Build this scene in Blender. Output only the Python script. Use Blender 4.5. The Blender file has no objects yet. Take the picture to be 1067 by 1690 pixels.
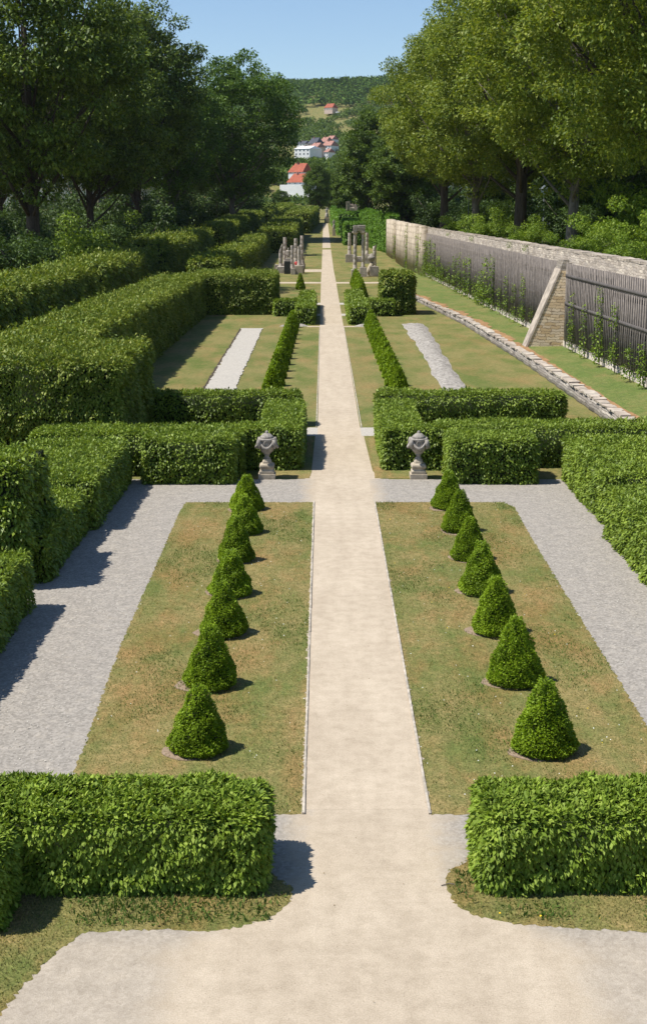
import bpy, bmesh, math, random
import numpy as np
from mathutils import Vector, Matrix
C = bpy.context.scene.collection
RNG = np.random.default_rng(7)
random.seed(7)
R = math.radians

# ---------------- camera, sky, sun, exposure ----------------
cam_d = bpy.data.cameras.new('camera')
cam = bpy.data.objects.new('camera', cam_d); C.objects.link(cam)
bpy.context.scene.camera = cam
F, PITCH, CAMX, CAMZ = 2200.0, math.atan(450/2200.0), -0.73, 10.0
cam.location = (CAMX, 0, CAMZ)
cam.rotation_euler = (math.pi/2 - PITCH, 0, 0)
cam_d.sensor_fit = 'VERTICAL'; cam_d.sensor_height = 24.0
cam_d.lens = F/1690*24.0
cam_d.shift_y = -45/1690
cam_d.clip_start = 0.5; cam_d.clip_end = 8000

SUN_EL, SUN_AZ = R(60), R(8)          # sun stands to the left, a little behind the viewer
sdir = Vector((-math.cos(SUN_EL)*math.cos(SUN_AZ), -math.cos(SUN_EL)*math.sin(SUN_AZ), math.sin(SUN_EL)))
world = bpy.data.worlds.new('World'); bpy.context.scene.world = world
world.use_nodes = True
wn = world.node_tree
bg = wn.nodes['Background']
sky = wn.nodes.new('ShaderNodeTexSky'); sky.sky_type = 'NISHITA'; sky.sun_disc = False
sky.sun_elevation = SUN_EL; sky.sun_rotation = math.atan2(sdir.x, sdir.y)
sky.air_density = 1.0; sky.dust_density = 0.15; sky.ozone_density = 4.0; sky.altitude = 300
wn.links.new(sky.outputs[0], bg.inputs[0]); bg.inputs[1].default_value = 0.105
sl = bpy.data.lights.new('sun', 'SUN'); sl.energy = 4.9; sl.angle = R(0.5); sl.color = (1.0, 0.955, 0.89)
so = bpy.data.objects.new('sun', sl); C.objects.link(so)
so.rotation_euler = (-sdir).to_track_quat('-Z', 'Y').to_euler()
vs = bpy.context.scene.view_settings
vs.view_transform = 'Standard'; vs.look = 'None'; vs.gamma = 1; vs.use_curve_mapping = False
vs.exposure = 0.38
bpy.context.scene.render.engine = 'CYCLES'
bpy.context.scene.cycles.max_bounces = 6
bpy.context.scene.cycles.transparent_max_bounces = 4

# ---------------- helpers ----------------
def tag(o, label=None, cat=None, group=None, kind=None):
    if label: o['label'] = label
    if cat: o['category'] = cat
    if group: o['group'] = group
    if kind: o['kind'] = kind
    return o
def empty(name, loc=(0, 0, 0), rz=0):
    o = bpy.data.objects.new(name, None); o.location = loc; o.rotation_euler = (0, 0, rz)
    o.empty_display_size = 0.3
    C.objects.link(o); return o
def mesh_np(name, V, Fc, mats, parent=None, midx=None, smooth=False):
    """V (n,3), Fc (m,k) all faces with the same corner count, or a list of such arrays"""
    if not isinstance(Fc, list): Fc = [Fc]
    Fc = [np.asarray(f, dtype=np.int32) for f in Fc if len(f)]
    me = bpy.data.meshes.new(name)
    V = np.asarray(V, dtype=np.float32)
    me.vertices.add(len(V)); me.vertices.foreach_set('co', V.ravel())
    nl = sum(f.size for f in Fc); npol = sum(len(f) for f in Fc)
    me.loops.add(nl); me.polygons.add(npol)
    me.loops.foreach_set('vertex_index', np.concatenate([f.ravel() for f in Fc]))
    tot = np.concatenate([np.full(len(f), f.shape[1], dtype=np.int32) for f in Fc])
    st = np.concatenate([[0], np.cumsum(tot)[:-1]]).astype(np.int32)
    me.polygons.foreach_set('loop_start', st)
    if not isinstance(mats, (list, tuple)): mats = [mats]
    for m in mats: me.materials.append(m)
    if midx is not None: me.polygons.foreach_set('material_index', np.asarray(midx, dtype=np.int32))
    if smooth: me.polygons.foreach_set('use_smooth', np.ones(npol, dtype=bool))
    me.update(calc_edges=True); me.validate()
    o = bpy.data.objects.new(name, me); C.objects.link(o)
    if parent: o.parent = parent
    return o
class MB:
    """collects boxes, tubes and lathes into one mesh"""
    def __init__(s): s.bm = bmesh.new()
    def box(s, x0, x1, y0, y1, z0, z1, jit=0, bev=0):
        r = bmesh.ops.create_cube(s.bm, size=1.0)
        vv = r['verts']
        for v in vv:
            v.co = Vector((x0+(v.co.x+.5)*(x1-x0), y0+(v.co.y+.5)*(y1-y0), z0+(v.co.z+.5)*(z1-z0)))
            if jit: v.co += Vector((random.uniform(-jit, jit), random.uniform(-jit, jit), random.uniform(-jit, jit)))
        if bev:
            es = list({e for v in vv for e in v.link_edges})
            bmesh.ops.bevel(s.bm, geom=es, offset=bev, segments=2, affect='EDGES', profile=0.6)
        return s
    def tube(s, pts, rad, n=8, cap=True):
        pts = [Vector(p) for p in pts]
        if not hasattr(rad, '__len__'): rad = [rad]*len(pts)
        rings = []
        for i, p in enumerate(pts):
            d = (pts[min(i+1, len(pts)-1)]-pts[max(i-1, 0)]).normalized()
            a = d.orthogonal().normalized() if abs(d.z) < 0.9 else Vector((1, 0, 0)).cross(d).normalized()
            if i and rings: 
                a = (prev - prev.dot(d)*d).normalized()
            prev = a; b = d.cross(a)
            rings.append([s.bm.verts.new(p+rad[i]*(math.cos(t)*a+math.sin(t)*b)) for t in [2*math.pi*k/n for k in range(n)]])
        for i in range(len(rings)-1):
            for k in range(n):
                f = s.bm.faces.new((rings[i][k], rings[i][(k+1) % n], rings[i+1][(k+1) % n], rings[i+1][k])); f.smooth = True
        if cap:
            s.bm.faces.new(rings[0][::-1]); s.bm.faces.new(rings[-1])
        return s
    def lathe(s, prof, n=20, cx=0, cy=0, wob=0, flute=0, square=False):
        rings = []
        for (r, z) in prof:
            ring = []
            for k in range(n):
                t = 2*math.pi*(k+.5)/n
                rr = r*(1+flute*math.cos(t*n/2.0 if False else 12*t)) + random.uniform(-wob, wob)
                ct, st = math.cos(t), math.sin(t)
                if square:
                    m = max(abs(ct), abs(st)); ct, st = ct/m, st/m
                ring.append(s.bm.verts.new((cx+rr*ct, cy+rr*st, z)))
            rings.append(ring)
        for i in range(len(rings)-1):
            for k in range(n):
                f = s.bm.faces.new((rings[i][k], rings[i][(k+1) % n], rings[i+1][(k+1) % n], rings[i+1][k])); f.smooth = not square
        s.bm.faces.new(rings[0][::-1]); s.bm.faces.new(rings[-1])
        return s
    def poly(s, pts, z0, z1):
        a = [s.bm.verts.new((p[0], p[1], z0)) for p in pts]; b = [s.bm.verts.new((p[0], p[1], z1)) for p in pts]
        n = len(pts)
        for i in range(n): s.bm.faces.new((a[i], a[(i+1) % n], b[(i+1) % n], b[i]))
        s.bm.faces.new(a[::-1]); s.bm.faces.new(b)
        return s
    def face(s, pts):
        s.bm.faces.new([s.bm.verts.new(p) for p in pts]); return s
    def build(s, name, mat, parent=None, jit=0):
        if jit:
            for v in s.bm.verts: v.co += Vector([random.uniform(-jit, jit) for _ in range(3)])
        bmesh.ops.recalc_face_normals(s.bm, faces=s.bm.faces)
        me = bpy.data.meshes.new(name); s.bm.to_mesh(me); s.bm.free()
        me.materials.append(mat)
        o = bpy.data.objects.new(name, me); C.objects.link(o)
        if parent: o.parent = parent
        return o
def dup(root, loc, rz=None, scale=None):
    r = root.copy(); C.objects.link(r); r.location = loc
    if rz is not None: r.rotation_euler = (0, 0, rz)
    if scale is not None: r.scale = scale
    for ch in root.children:
        c = ch.copy(); C.objects.link(c); c.parent = r
        for g in ch.children:
            d = g.copy(); C.objects.link(d); d.parent = c
    return r
def terr(y, x=0.0):
    y = np.asarray(y, dtype=float)
    z = np.interp(y, [0, 240, 316, 361, 430, 520, 800, 880, 1080, 1200, 1500, 1700, 2000, 2300, 2500, 2700, 3300],
                  [0, 0, 1.6, 3.0, 4.3, 6.0, 17, 30, 52, 66, 97, 127, 178, 213, 226, 218, 150])
    far = np.clip((y-1600)/900, 0, 1)
    return z + far*np.clip(np.asarray(x), -500, 500)*0.125
WX = lambda y: float(np.interp(y, [40, 71, 109, 211, 250, 291], [17.2, 16.4, 16.2, 15.4, 14.5, 13.6]))
WB = lambda y: float(np.interp(y, [40, 71, 94, 211, 291], [1.1, 1.0, .8, .3, .1]))
WT = lambda y: float(np.interp(y, [40, 94, 211, 291], [7.4, 7.4, 7.65, 8.4]))
RX = lambda y: float(np.interp(y, [40, 64, 90, 121, 157, 172], [13.2, 13.03, 12.76, 11.92, 9.65, 8.7]))
RT = lambda y: float(np.interp(y, [40, 64, 121, 157, 172], [.75, .72, .6, .42, .2]))

# ---------------- materials ----------------
def newmat(name):
    m = bpy.data.materials.new(name); m.use_nodes = True
    nt = m.node_tree; b = nt.nodes['Principled BSDF']
    b.inputs['Roughness'].default_value = 0.9
    b.inputs['Specular IOR Level'].default_value = 0.2
    return m, nt, b
def N(nt, t, **kw):
    n = nt.nodes.new('ShaderNode'+t)
    for k, v in kw.items():
        if hasattr(n, k): setattr(n, k, v)
        else: n.inputs[k].default_value = v
    return n
def rgb(c): return (c[0], c[1], c[2], 1)
def ramp(nt, stops, interp='LINEAR'):
    r = N(nt, 'ValToRGB'); r.color_ramp.interpolation = interp
    els = r.color_ramp.elements
    while len(els) < len(stops): els.new(0.5)
    for e, (p, c) in zip(els, stops): e.position = p; e.color = rgb(c)
    return r
def noise(nt, vec, scale, detail=4, rough=.6):
    n = N(nt, 'TexNoise'); n.inputs['Scale'].default_value = scale
    n.inputs['Detail'].default_value = detail; n.inputs['Roughness'].default_value = rough
    nt.links.new(vec, n.inputs['Vector']); return n
def mix(nt, fac, a, b, blend='MIX'):
    m = N(nt, 'MixRGB'); m.blend_type = blend
    for i, v in ((0, fac), (1, a), (2, b)):
        if isinstance(v, bpy.types.NodeSocket): nt.links.new(v, m.inputs[i])
        elif isinstance(v, (int, float)): m.inputs[i].default_value = v
        else: m.inputs[i].default_value = rgb(v)
    return m.outputs[0]
def pos(nt): return N(nt, 'NewGeometry').outputs['Position']
def bump(nt, b, h, strength, dist):
    bp = N(nt, 'Bump'); bp.inputs['Strength'].default_value = strength; bp.inputs['Distance'].default_value = dist
    nt.links.new(h, bp.inputs['Height']); nt.links.new(bp.outputs[0], b.inputs['Normal'])
def math_(nt, op, a, b=None, clamp=False):
    m = N(nt, 'Math'); m.operation = op; m.use_clamp = clamp
    for i, v in ((0, a), (1, b)):
        if v is None: continue
        if isinstance(v, bpy.types.NodeSocket): nt.links.new(v, m.inputs[i])
        else: m.inputs[i].default_value = v
    return m.outputs[0]

def leafmat(name, c1, c2, c3, clump=0.6, transl=0.28, rough=0.55, spec=0.25):
    m, nt, b = newmat(name)
    geo = N(nt, 'NewGeometry')
    r = ramp(nt, [(0, c1), (0.55, c2), (1, c3)])
    nt.links.new(geo.outputs['Random Per Island'], r.inputs[0])
    tc = N(nt, 'TexCoord')
    nz = noise(nt, geo.outputs['Position'], clump, 3)
    rr = ramp(nt, [(.3, (.62, .66, .6)), (.7, (1.25, 1.2, 1.15))])
    nt.links.new(nz.outputs[0], rr.inputs[0])
    col = mix(nt, 1.0, r.outputs[0], rr.outputs[0], 'MULTIPLY')
    nt.links.new(col, b.inputs['Base Color'])
    b.inputs['Roughness'].default_value = rough; b.inputs['Specular IOR Level'].default_value = spec
    tr = N(nt, 'BsdfTranslucent'); nt.links.new(mix(nt, 1.0, col, (1.3, 1.25, .5), 'MULTIPLY'), tr.inputs[0])
    ms = N(nt, 'MixShader'); ms.inputs[0].default_value = transl
    nt.links.new(b.outputs[0], ms.inputs[1]); nt.links.new(tr.outputs[0], ms.inputs[2])
    nt.links.new(ms.outputs[0], nt.nodes['Material Output'].inputs[0])
    return m
def plainmat(name, c, var=0.2, scale=8, rough=.9, bmp=0, bd=.02):
    m, nt, b = newmat(name)
    nz = noise(nt, pos(nt), scale, 5)
    r = ramp(nt, [(.3, [x*(1-var) for x in c]), (.7, [min(1, x*(1+var)) for x in c])])
    nt.links.new(nz.outputs[0], r.inputs[0]); nt.links.new(r.outputs[0], b.inputs['Base Color'])
    b.inputs['Roughness'].default_value = rough
    if bmp: bump(nt, b, nz.outputs[0], bmp, bd)
    return m
def barkmat(name, c):
    m, nt, b = newmat(name)
    mp = N(nt, 'Mapping'); mp.inputs['Scale'].default_value = (5, 5, .8); nt.links.new(pos(nt), mp.inputs[0])
    nz = noise(nt, mp.outputs[0], 1.2, 6, .7)
    r = ramp(nt, [(.3, [x*.45 for x in c]), (.7, [x*1.4 for x in c])])
    nt.links.new(nz.outputs[0], r.inputs[0]); nt.links.new(r.outputs[0], b.inputs['Base Color'])
    bump(nt, b, nz.outputs[0], .8, .1); return m
def stonemat(name, axes, bw, bh, cols, mortar, distort=.06, vmix=0.6, bstr=.7):
    """rubble / ashlar masonry laid in the plane given by axes ('yz','xz')"""
    m, nt, b = newmat(name)
    p = pos(nt); sp = N(nt, 'SeparateXYZ'); nt.links.new(p, sp.inputs[0])
    nz = noise(nt, p, 1.5, 3); nz2 = noise(nt, p, 9, 4)
    cb = N(nt, 'CombineXYZ')
    i = {'x': 0, 'y': 1, 'z': 2}
    d1 = math_(nt, 'MULTIPLY', math_(nt, 'SUBTRACT', nz.outputs[0], .5), distort*6)
    d2 = math_(nt, 'MULTIPLY', math_(nt, 'SUBTRACT', nz2.outputs[0], .5), distort*1.5)
    nt.links.new(math_(nt, 'ADD', sp.outputs[i[axes[0]]], d1), cb.inputs[0])
    nt.links.new(math_(nt, 'ADD', math_(nt, 'ADD', sp.outputs[i[axes[1]]], d2), math_(nt, 'MULTIPLY', d1, .5)), cb.inputs[1])
    br = N(nt, 'TexBrick'); nt.links.new(cb.outputs[0], br.inputs['Vector'])
    br.inputs['Scale'].default_value = 1; br.inputs['Brick Width'].default_value = bw; br.inputs['Row Height'].default_value = bh
    br.inputs['Mortar Size'].default_value = bh*.09; br.inputs['Mortar Smooth'].default_value = .5
    br.inputs['Color1'].default_value = (0, 0, 0, 1); br.inputs['Color2'].default_value = (1, 1, 1, 1)
    br.inputs['Mortar'].default_value = (.5, .5, .5, 1); br.offset = .43; br.squash = 1.3; br.squash_frequency = 3
    r = ramp(nt, [(0, cols[0]), (.35, cols[1]), (.7, cols[2]), (1, cols[3])])
    nt.links.new(br.outputs['Color'], r.inputs[0])
    col = mix(nt, br.outputs['Fac'], r.outputs[0], mortar)
    st = noise(nt, p, .35, 5, .7); sr = ramp(nt, [(.35, (.62, .6, .58)), (.65, (1.1, 1.1, 1.1))]); nt.links.new(st.outputs[0], sr.inputs[0])
    fn = noise(nt, p, 25, 3); fr = ramp(nt, [(.3, (.75, .75, .75)), (.7, (1.15, 1.15, 1.15))]); nt.links.new(fn.outputs[0], fr.inputs[0])
    col = mix(nt, vmix, col, mix(nt, 1, col, sr.outputs[0], 'MULTIPLY'))
    col = mix(nt, 1, col, fr.outputs[0], 'MULTIPLY')
    nt.links.new(col, b.inputs['Base Color'])
    h = math_(nt, 'SUBTRACT', math_(nt, 'MULTIPLY', fn.outputs[0], .5), br.outputs['Fac'])
    bump(nt, b, h, bstr, .05)
    return m
def grassmat(name, lush, dry, red, f_dry, f_red, sc=.35):
    m, nt, b = newmat(name)
    p = pos(nt)
    mp = N(nt, 'Mapping'); mp.inputs['Scale'].default_value = (1, .45, 1); nt.links.new(p, mp.inputs[0])
    n1 = noise(nt, mp.outputs[0], sc, 6, .68)
    n2 = noise(nt, mp.outputs[0], sc*.7, 5, .65); 
    mp2 = N(nt, 'Mapping'); mp2.inputs['Location'].default_value = (31, 7, 0); mp2.inputs['Scale'].default_value = (1, .4, 1); nt.links.new(p, mp2.inputs[0])
    n3 = noise(nt, mp2.outputs[0], sc*1.1, 7, .68)
    fine = noise(nt, p, 22, 4, .7); mid = noise(nt, p, 4.5, 4, .7)
    fd = ramp(nt, [(f_dry-.1, (0, 0, 0)), (f_dry+.1, (1, 1, 1))]); nt.links.new(n1.outputs[0], fd.inputs[0])
    fr = ramp(nt, [(f_red-.06, (0, 0, 0)), (f_red+.1, (1, 1, 1))]); nt.links.new(n3.outputs[0], fr.inputs[0])
    c = mix(nt, fd.outputs[0], lush, dry)
    c = mix(nt, math_(nt, 'MULTIPLY', fr.outputs[0], .5), c, red)
    fm = ramp(nt, [(.3, (.45, .5, .38)), (.7, (1.5, 1.42, 1.4))]); nt.links.new(fine.outputs[0], fm.inputs[0])
    mm = ramp(nt, [(.3, (.68, .76, .62)), (.7, (1.3, 1.22, 1.2))]); nt.links.new(mid.outputs[0], mm.inputs[0])
    c = mix(nt, 1, c, fm.outputs[0], 'MULTIPLY'); c = mix(nt, 1, c, mm.outputs[0], 'MULTIPLY')
    nt.links.new(c, b.inputs['Base Color'])
    bump(nt, b, fine.outputs[0], .8, .04)
    return m
SAND = ((.40, .33, .245), (.52, .44, .335)); GRAV = ((.225, .203, .172), (.385, .352, .308))
def pathmat(name, kind):
    """fine sand, crushed slate or sand trodden over slate near the axis"""
    m, nt, b = newmat(name); p = pos(nt)
    big = noise(nt, p, .35, 5, .6); mid = noise(nt, p, 3, 5, .7); fine = noise(nt, p, 45, 3, .8)
    mp = N(nt, 'Mapping'); mp.inputs['Scale'].default_value = (1.5, .18, 1); nt.links.new(p, mp.inputs[0])
    streak = noise(nt, mp.outputs[0], 1.2, 4, .6)
    s = ramp(nt, [(.3, SAND[0]), (.7, SAND[1])]); nt.links.new(math_(nt, 'ADD', math_(nt, 'MULTIPLY', big.outputs[0], .5), math_(nt, 'MULTIPLY', streak.outputs[0], .5)), s.inputs[0])
    vo = N(nt, 'TexVoronoi'); vo.inputs['Scale'].default_value = 20; nt.links.new(p, vo.inputs['Vector'])
    g = ramp(nt, [(.2, GRAV[0]), (.8, GRAV[1])]); nt.links.new(math_(nt, 'ADD', math_(nt, 'MULTIPLY', mid.outputs[0], .6), math_(nt, 'MULTIPLY', fine.outputs[0], .4)), g.inputs[0])
    gw = ramp(nt, [(.5, (0, 0, 0)), (.78, (1, 1, 1))]); nt.links.new(mid.outputs[0], gw.inputs[0])
    gc = mix(nt, math_(nt, 'MULTIPLY', gw.outputs[0], .45), g.outputs[0], (.40, .345, .265))
    gv = ramp(nt, [(0, (.7, .7, .69)), (1, (1.25, 1.25, 1.25))]); nt.links.new(vo.outputs['Color'], gv.inputs[0])
    gc = mix(nt, 1, gc, gv.outputs[0], 'MULTIPLY')
    fm = ramp(nt, [(.3, (.80, .79, .77)), (.7, (1.15, 1.15, 1.15))]); nt.links.new(fine.outputs[0], fm.inputs[0])
    sc = mix(nt, 1, s.outputs[0], fm.outputs[0], 'MULTIPLY')
    mt = ramp(nt, [(.35, (.86, .85, .83)), (.6, (1.05, 1.05, 1.05))]); nt.links.new(mid.outputs[0], mt.inputs[0])
    sc = mix(nt, .8, sc, mix(nt, 1, sc, mt.outputs[0], 'MULTIPLY'))
    v2 = N(nt, 'TexVoronoi'); v2.inputs['Scale'].default_value = 9; nt.links.new(p, v2.inputs['Vector'])
    peb = ramp(nt, [(.05, (.72, .7, .68)), (.12, (1, 1, 1))]); nt.links.new(v2.outputs['Distance'], peb.inputs[0])
    sc = mix(nt, 1, sc, peb.outputs[0], 'MULTIPLY')
    if kind == 'sand': c = sc
    elif kind == 'gravel': c = gc
    else:
        sp = N(nt, 'SeparateXYZ'); nt.links.new(p, sp.inputs[0])
        ax = math_(nt, 'ABSOLUTE', sp.outputs[0])
        # near forecourt: sand spreads wide below y=17.6
        yw = math_(nt, 'MULTIPLY', math_(nt, 'SUBTRACT', 18.6, sp.outputs[1]), .8)
        yw = math_(nt, 'MINIMUM', math_(nt, 'MAXIMUM', yw, 0.0), 1.6)
        w = math_(nt, 'ADD', 1.0, yw)
        t = math_(nt, 'SUBTRACT', ax, w)
        t = math_(nt, 'ADD', t, math_(nt, 'MULTIPLY', math_(nt, 'SUBTRACT', mid.outputs[0], .5), 1.1))
        t = math_(nt, 'ADD', t, math_(nt, 'MULTIPLY', math_(nt, 'SUBTRACT', big.outputs[0], .5), 1.2))
        t = math_(nt, 'MULTIPLY', t, 1.6, True)
        far = math_(nt, 'MULTIPLY', math_(nt, 'SUBTRACT', 17.8, sp.outputs[1]), 1.0, True)
        t = math_(nt, 'MULTIPLY', t, math_(nt, 'SUBTRACT', 1.0, math_(nt, 'MULTIPLY', far, .55)))
        c = mix(nt, t, sc, gc)
    nt.links.new(c, b.inputs['Base Color'])
    bump(nt, b, math_(nt, 'ADD', fine.outputs[0], math_(nt, 'MULTIPLY', mid.outputs[0], .6)), .55 if kind != 'sand' else .25, .02)
    b.inputs['Roughness'].default_value = .95
    return m
M = {}
M['near_leaf'] = leafmat('near_hedge_leaf', (.13, .20, .02), (.20, .295, .03), (.31, .40, .07), 2.5, .2, .6, .2)
M['mid_leaf'] = leafmat('mid_hedge_leaf', (.13, .195, .02), (.195, .28, .03), (.28, .36, .055), 1.4, .18, .5, .3)
M['tall_leaf'] = leafmat('tall_hedge_leaf', (.10, .16, .018), (.19, .25, .03), (.31, .34, .07), .5, .2)
M['lime_leaf'] = leafmat('ivy_leaf', (.09, .19, .02), (.13, .26, .03), (.19, .33, .05), .4)
M['yew_leaf'] = leafmat('yew_leaf', (.16, .25, .012), (.225, .34, .016), (.30, .42, .035), 1.2, .28)
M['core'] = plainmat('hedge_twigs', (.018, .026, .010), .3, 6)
M['bark'] = barkmat('dark_bark', (.075, .058, .045)); M['bark2'] = barkmat('grey_bark', (.17, .145, .12))
M['oak'] = leafmat('oak_leaf', (.05, .088, .012), (.10, .155, .02), (.21, .28, .045), .16, .25)
M['oak2'] = leafmat('maple_leaf', (.05, .10, .012), (.10, .185, .022), (.18, .28, .04), .16, .25)
M['lime'] = leafmat('lime_leaf', (.09, .145, .014), (.19, .25, .028), (.32, .36, .06), .14, .3)
M['chest'] = leafmat('chestnut_leaf', (.055, .10, .016), (.10, .165, .026), (.17, .24, .04), .14, .3)
M['shrub'] = leafmat('shrub_leaf', (.10, .17, .02), (.18, .28, .03), (.29, .38, .055), .3, .3)
M['lawn'] = grassmat('dry_lawn', (.135, .16, .048), (.25, .205, .09), (.31, .165, .075), .49, .53, .6)
M['grass'] = grassmat('meadow_grass', (.115, .145, .038), (.215, .19, .078), (.27, .175, .08), .485, .555, .4)
M['green'] = grassmat('terrace_grass', (.115, .16, .042), (.175, .185, .065), (.24, .18, .08), .51, .59, .6)
M['sand'] = pathmat('sand_path', 'sand'); M['gravel'] = pathmat('slate_gravel', 'gravel'); M['court'] = pathmat('sand_over_slate', 'mix')
M['white_gravel'] = plainmat('white_gravel', (.41, .38, .33), .22, 9, .95, .5, .02)
M['heap'] = plainmat('grey_gravel_heap', (.31, .285, .25), .5, 5, .95, .9, .08)
M['soil'] = plainmat('dry_soil', (.27, .20, .14), .25, 12, .95, .6, .03)
M['redsoil'] = plainmat('red_soil', (.29, .17, .08), .35, 2.0, .95, .6, .03)
M['kerb'] = plainmat('kerb_stone', (.42, .37, .30), .4, 4)
ST = [(.50, .36, .20), (.70, .54, .34), (.62, .51, .37), (.80, .64, .42)]
SG = [(.22, .19, .155), (.40, .345, .28), (.30, .265, .225), (.50, .44, .35)]
M['buttress'] = stonemat('buttress_stone', 'xz', .62, .2, ST, (.25, .18, .11), .11, .3)
M['wall'] = stonemat('wall_rubble', 'yz', .7, .17, SG, (.22, .19, .15), .12)
M['ret'] = stonemat('retaining_rubble', 'yz', .8, .16, [(.2, .18, .16), (.38, .34, .29), (.3, .27, .24), (.5, .45, .38)], (.12, .10, .08), .05)
M['cap'] = plainmat('coping_stone', (.40, .34, .275), .4, 1.8, .9, .5, .05)
M['capw'] = plainmat('pale_coping', (.44, .39, .32), .3, 2.5, .9, .5, .05)
M['pale'] = stonemat('pale_ashlar', 'yz', 2.6, .95, [(.46, .39, .29), (.54, .46, .35), (.50, .43, .34), (.62, .53, .41)], (.40, .34, .25), .3, .9)
M['ruin'] = plainmat('ruin_stone', (.42, .37, .315), .38, 1.6, .92, .6, .05)
M['urn'] = plainmat('urn_stone', (.29, .262, .225), .35, 9, .9, .5, .02)
M['ped'] = plainmat('pedestal_stone', (.42, .36, .27), .3, 6, .9, .5, .02)
M['wood'] = plainmat('weathered_wood', (.215, .185, .16), .35, 3)
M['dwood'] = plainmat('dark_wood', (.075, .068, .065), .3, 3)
M['shadow_rail'] = plainmat('shadow_band_rail', (.11, .098, .09), .3, 3); M['slate'] = plainmat('dark_slab', (.045, .05, .045), .3, 2)  # rail tone darkened to draw shadow bands on the trellis
M['redroof'] = plainmat('red_tiles', (.33, .10, .06), .2, .6); M['pinkroof'] = plainmat('pink_tiles', (.36, .19, .15), .2, .6)
M['darkroof'] = plainmat('slate_roof', (.08, .085, .10), .2, .5)
M['white'] = plainmat('white_render', (.78, .77, .75), .05, .4); M['cream'] = plainmat('cream_render', (.72, .62, .42), .1, .5)
M['pink'] = plainmat('pink_render', (.62, .48, .40), .1, .5); M['pane'] = plainmat('window_glass', (.06, .07, .09), .2, .5, .3)
M['metal'] = plainmat('lamp_metal', (.10, .12, .13), .2, 3, .5); M['lamp'] = plainmat('lamp_glass', (.45, .48, .5), .1, 5, .3)

# ---------------- foliage generators ----------------
def unit(v): return v/np.maximum(np.linalg.norm(v, axis=1, keepdims=True), 1e-9)
def leaves(P, T, Nn, L, W, fold=.25):
    """rhombic leaves: P base point, T tip direction, Nn leaf normal, L length, W half width"""
    T = unit(T); Sd = unit(np.cross(T, Nn)); Nn = np.cross(Sd, T)
    L = L[:, None]; W = W[:, None]
    a = P; c = P+T*L
    b = P+T*L*.45+Sd*W+Nn*W*fold; d = P+T*L*.45-Sd*W+Nn*W*fold
    V = np.stack([a, b, c, d], 1).reshape(-1, 3)
    Fc = np.arange(len(P)*4, dtype=np.int32).reshape(-1, 4)
    return V, Fc
def bumpf(p, amp, sc=1.0, seed=0.0):
    x, y, z = p[:, 0]*sc+seed, p[:, 1]*sc+seed*1.7, p[:, 2]*sc
    return amp*(.5*np.sin(1.9*x+1.1*y+.7)+.4*np.sin(2.3*z-1.3*x+y*1.7)+.35*np.sin(3.7*y+2.9*z+1.9)+.3*np.sin(5.1*x-4.3*z+.4*y))
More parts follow.
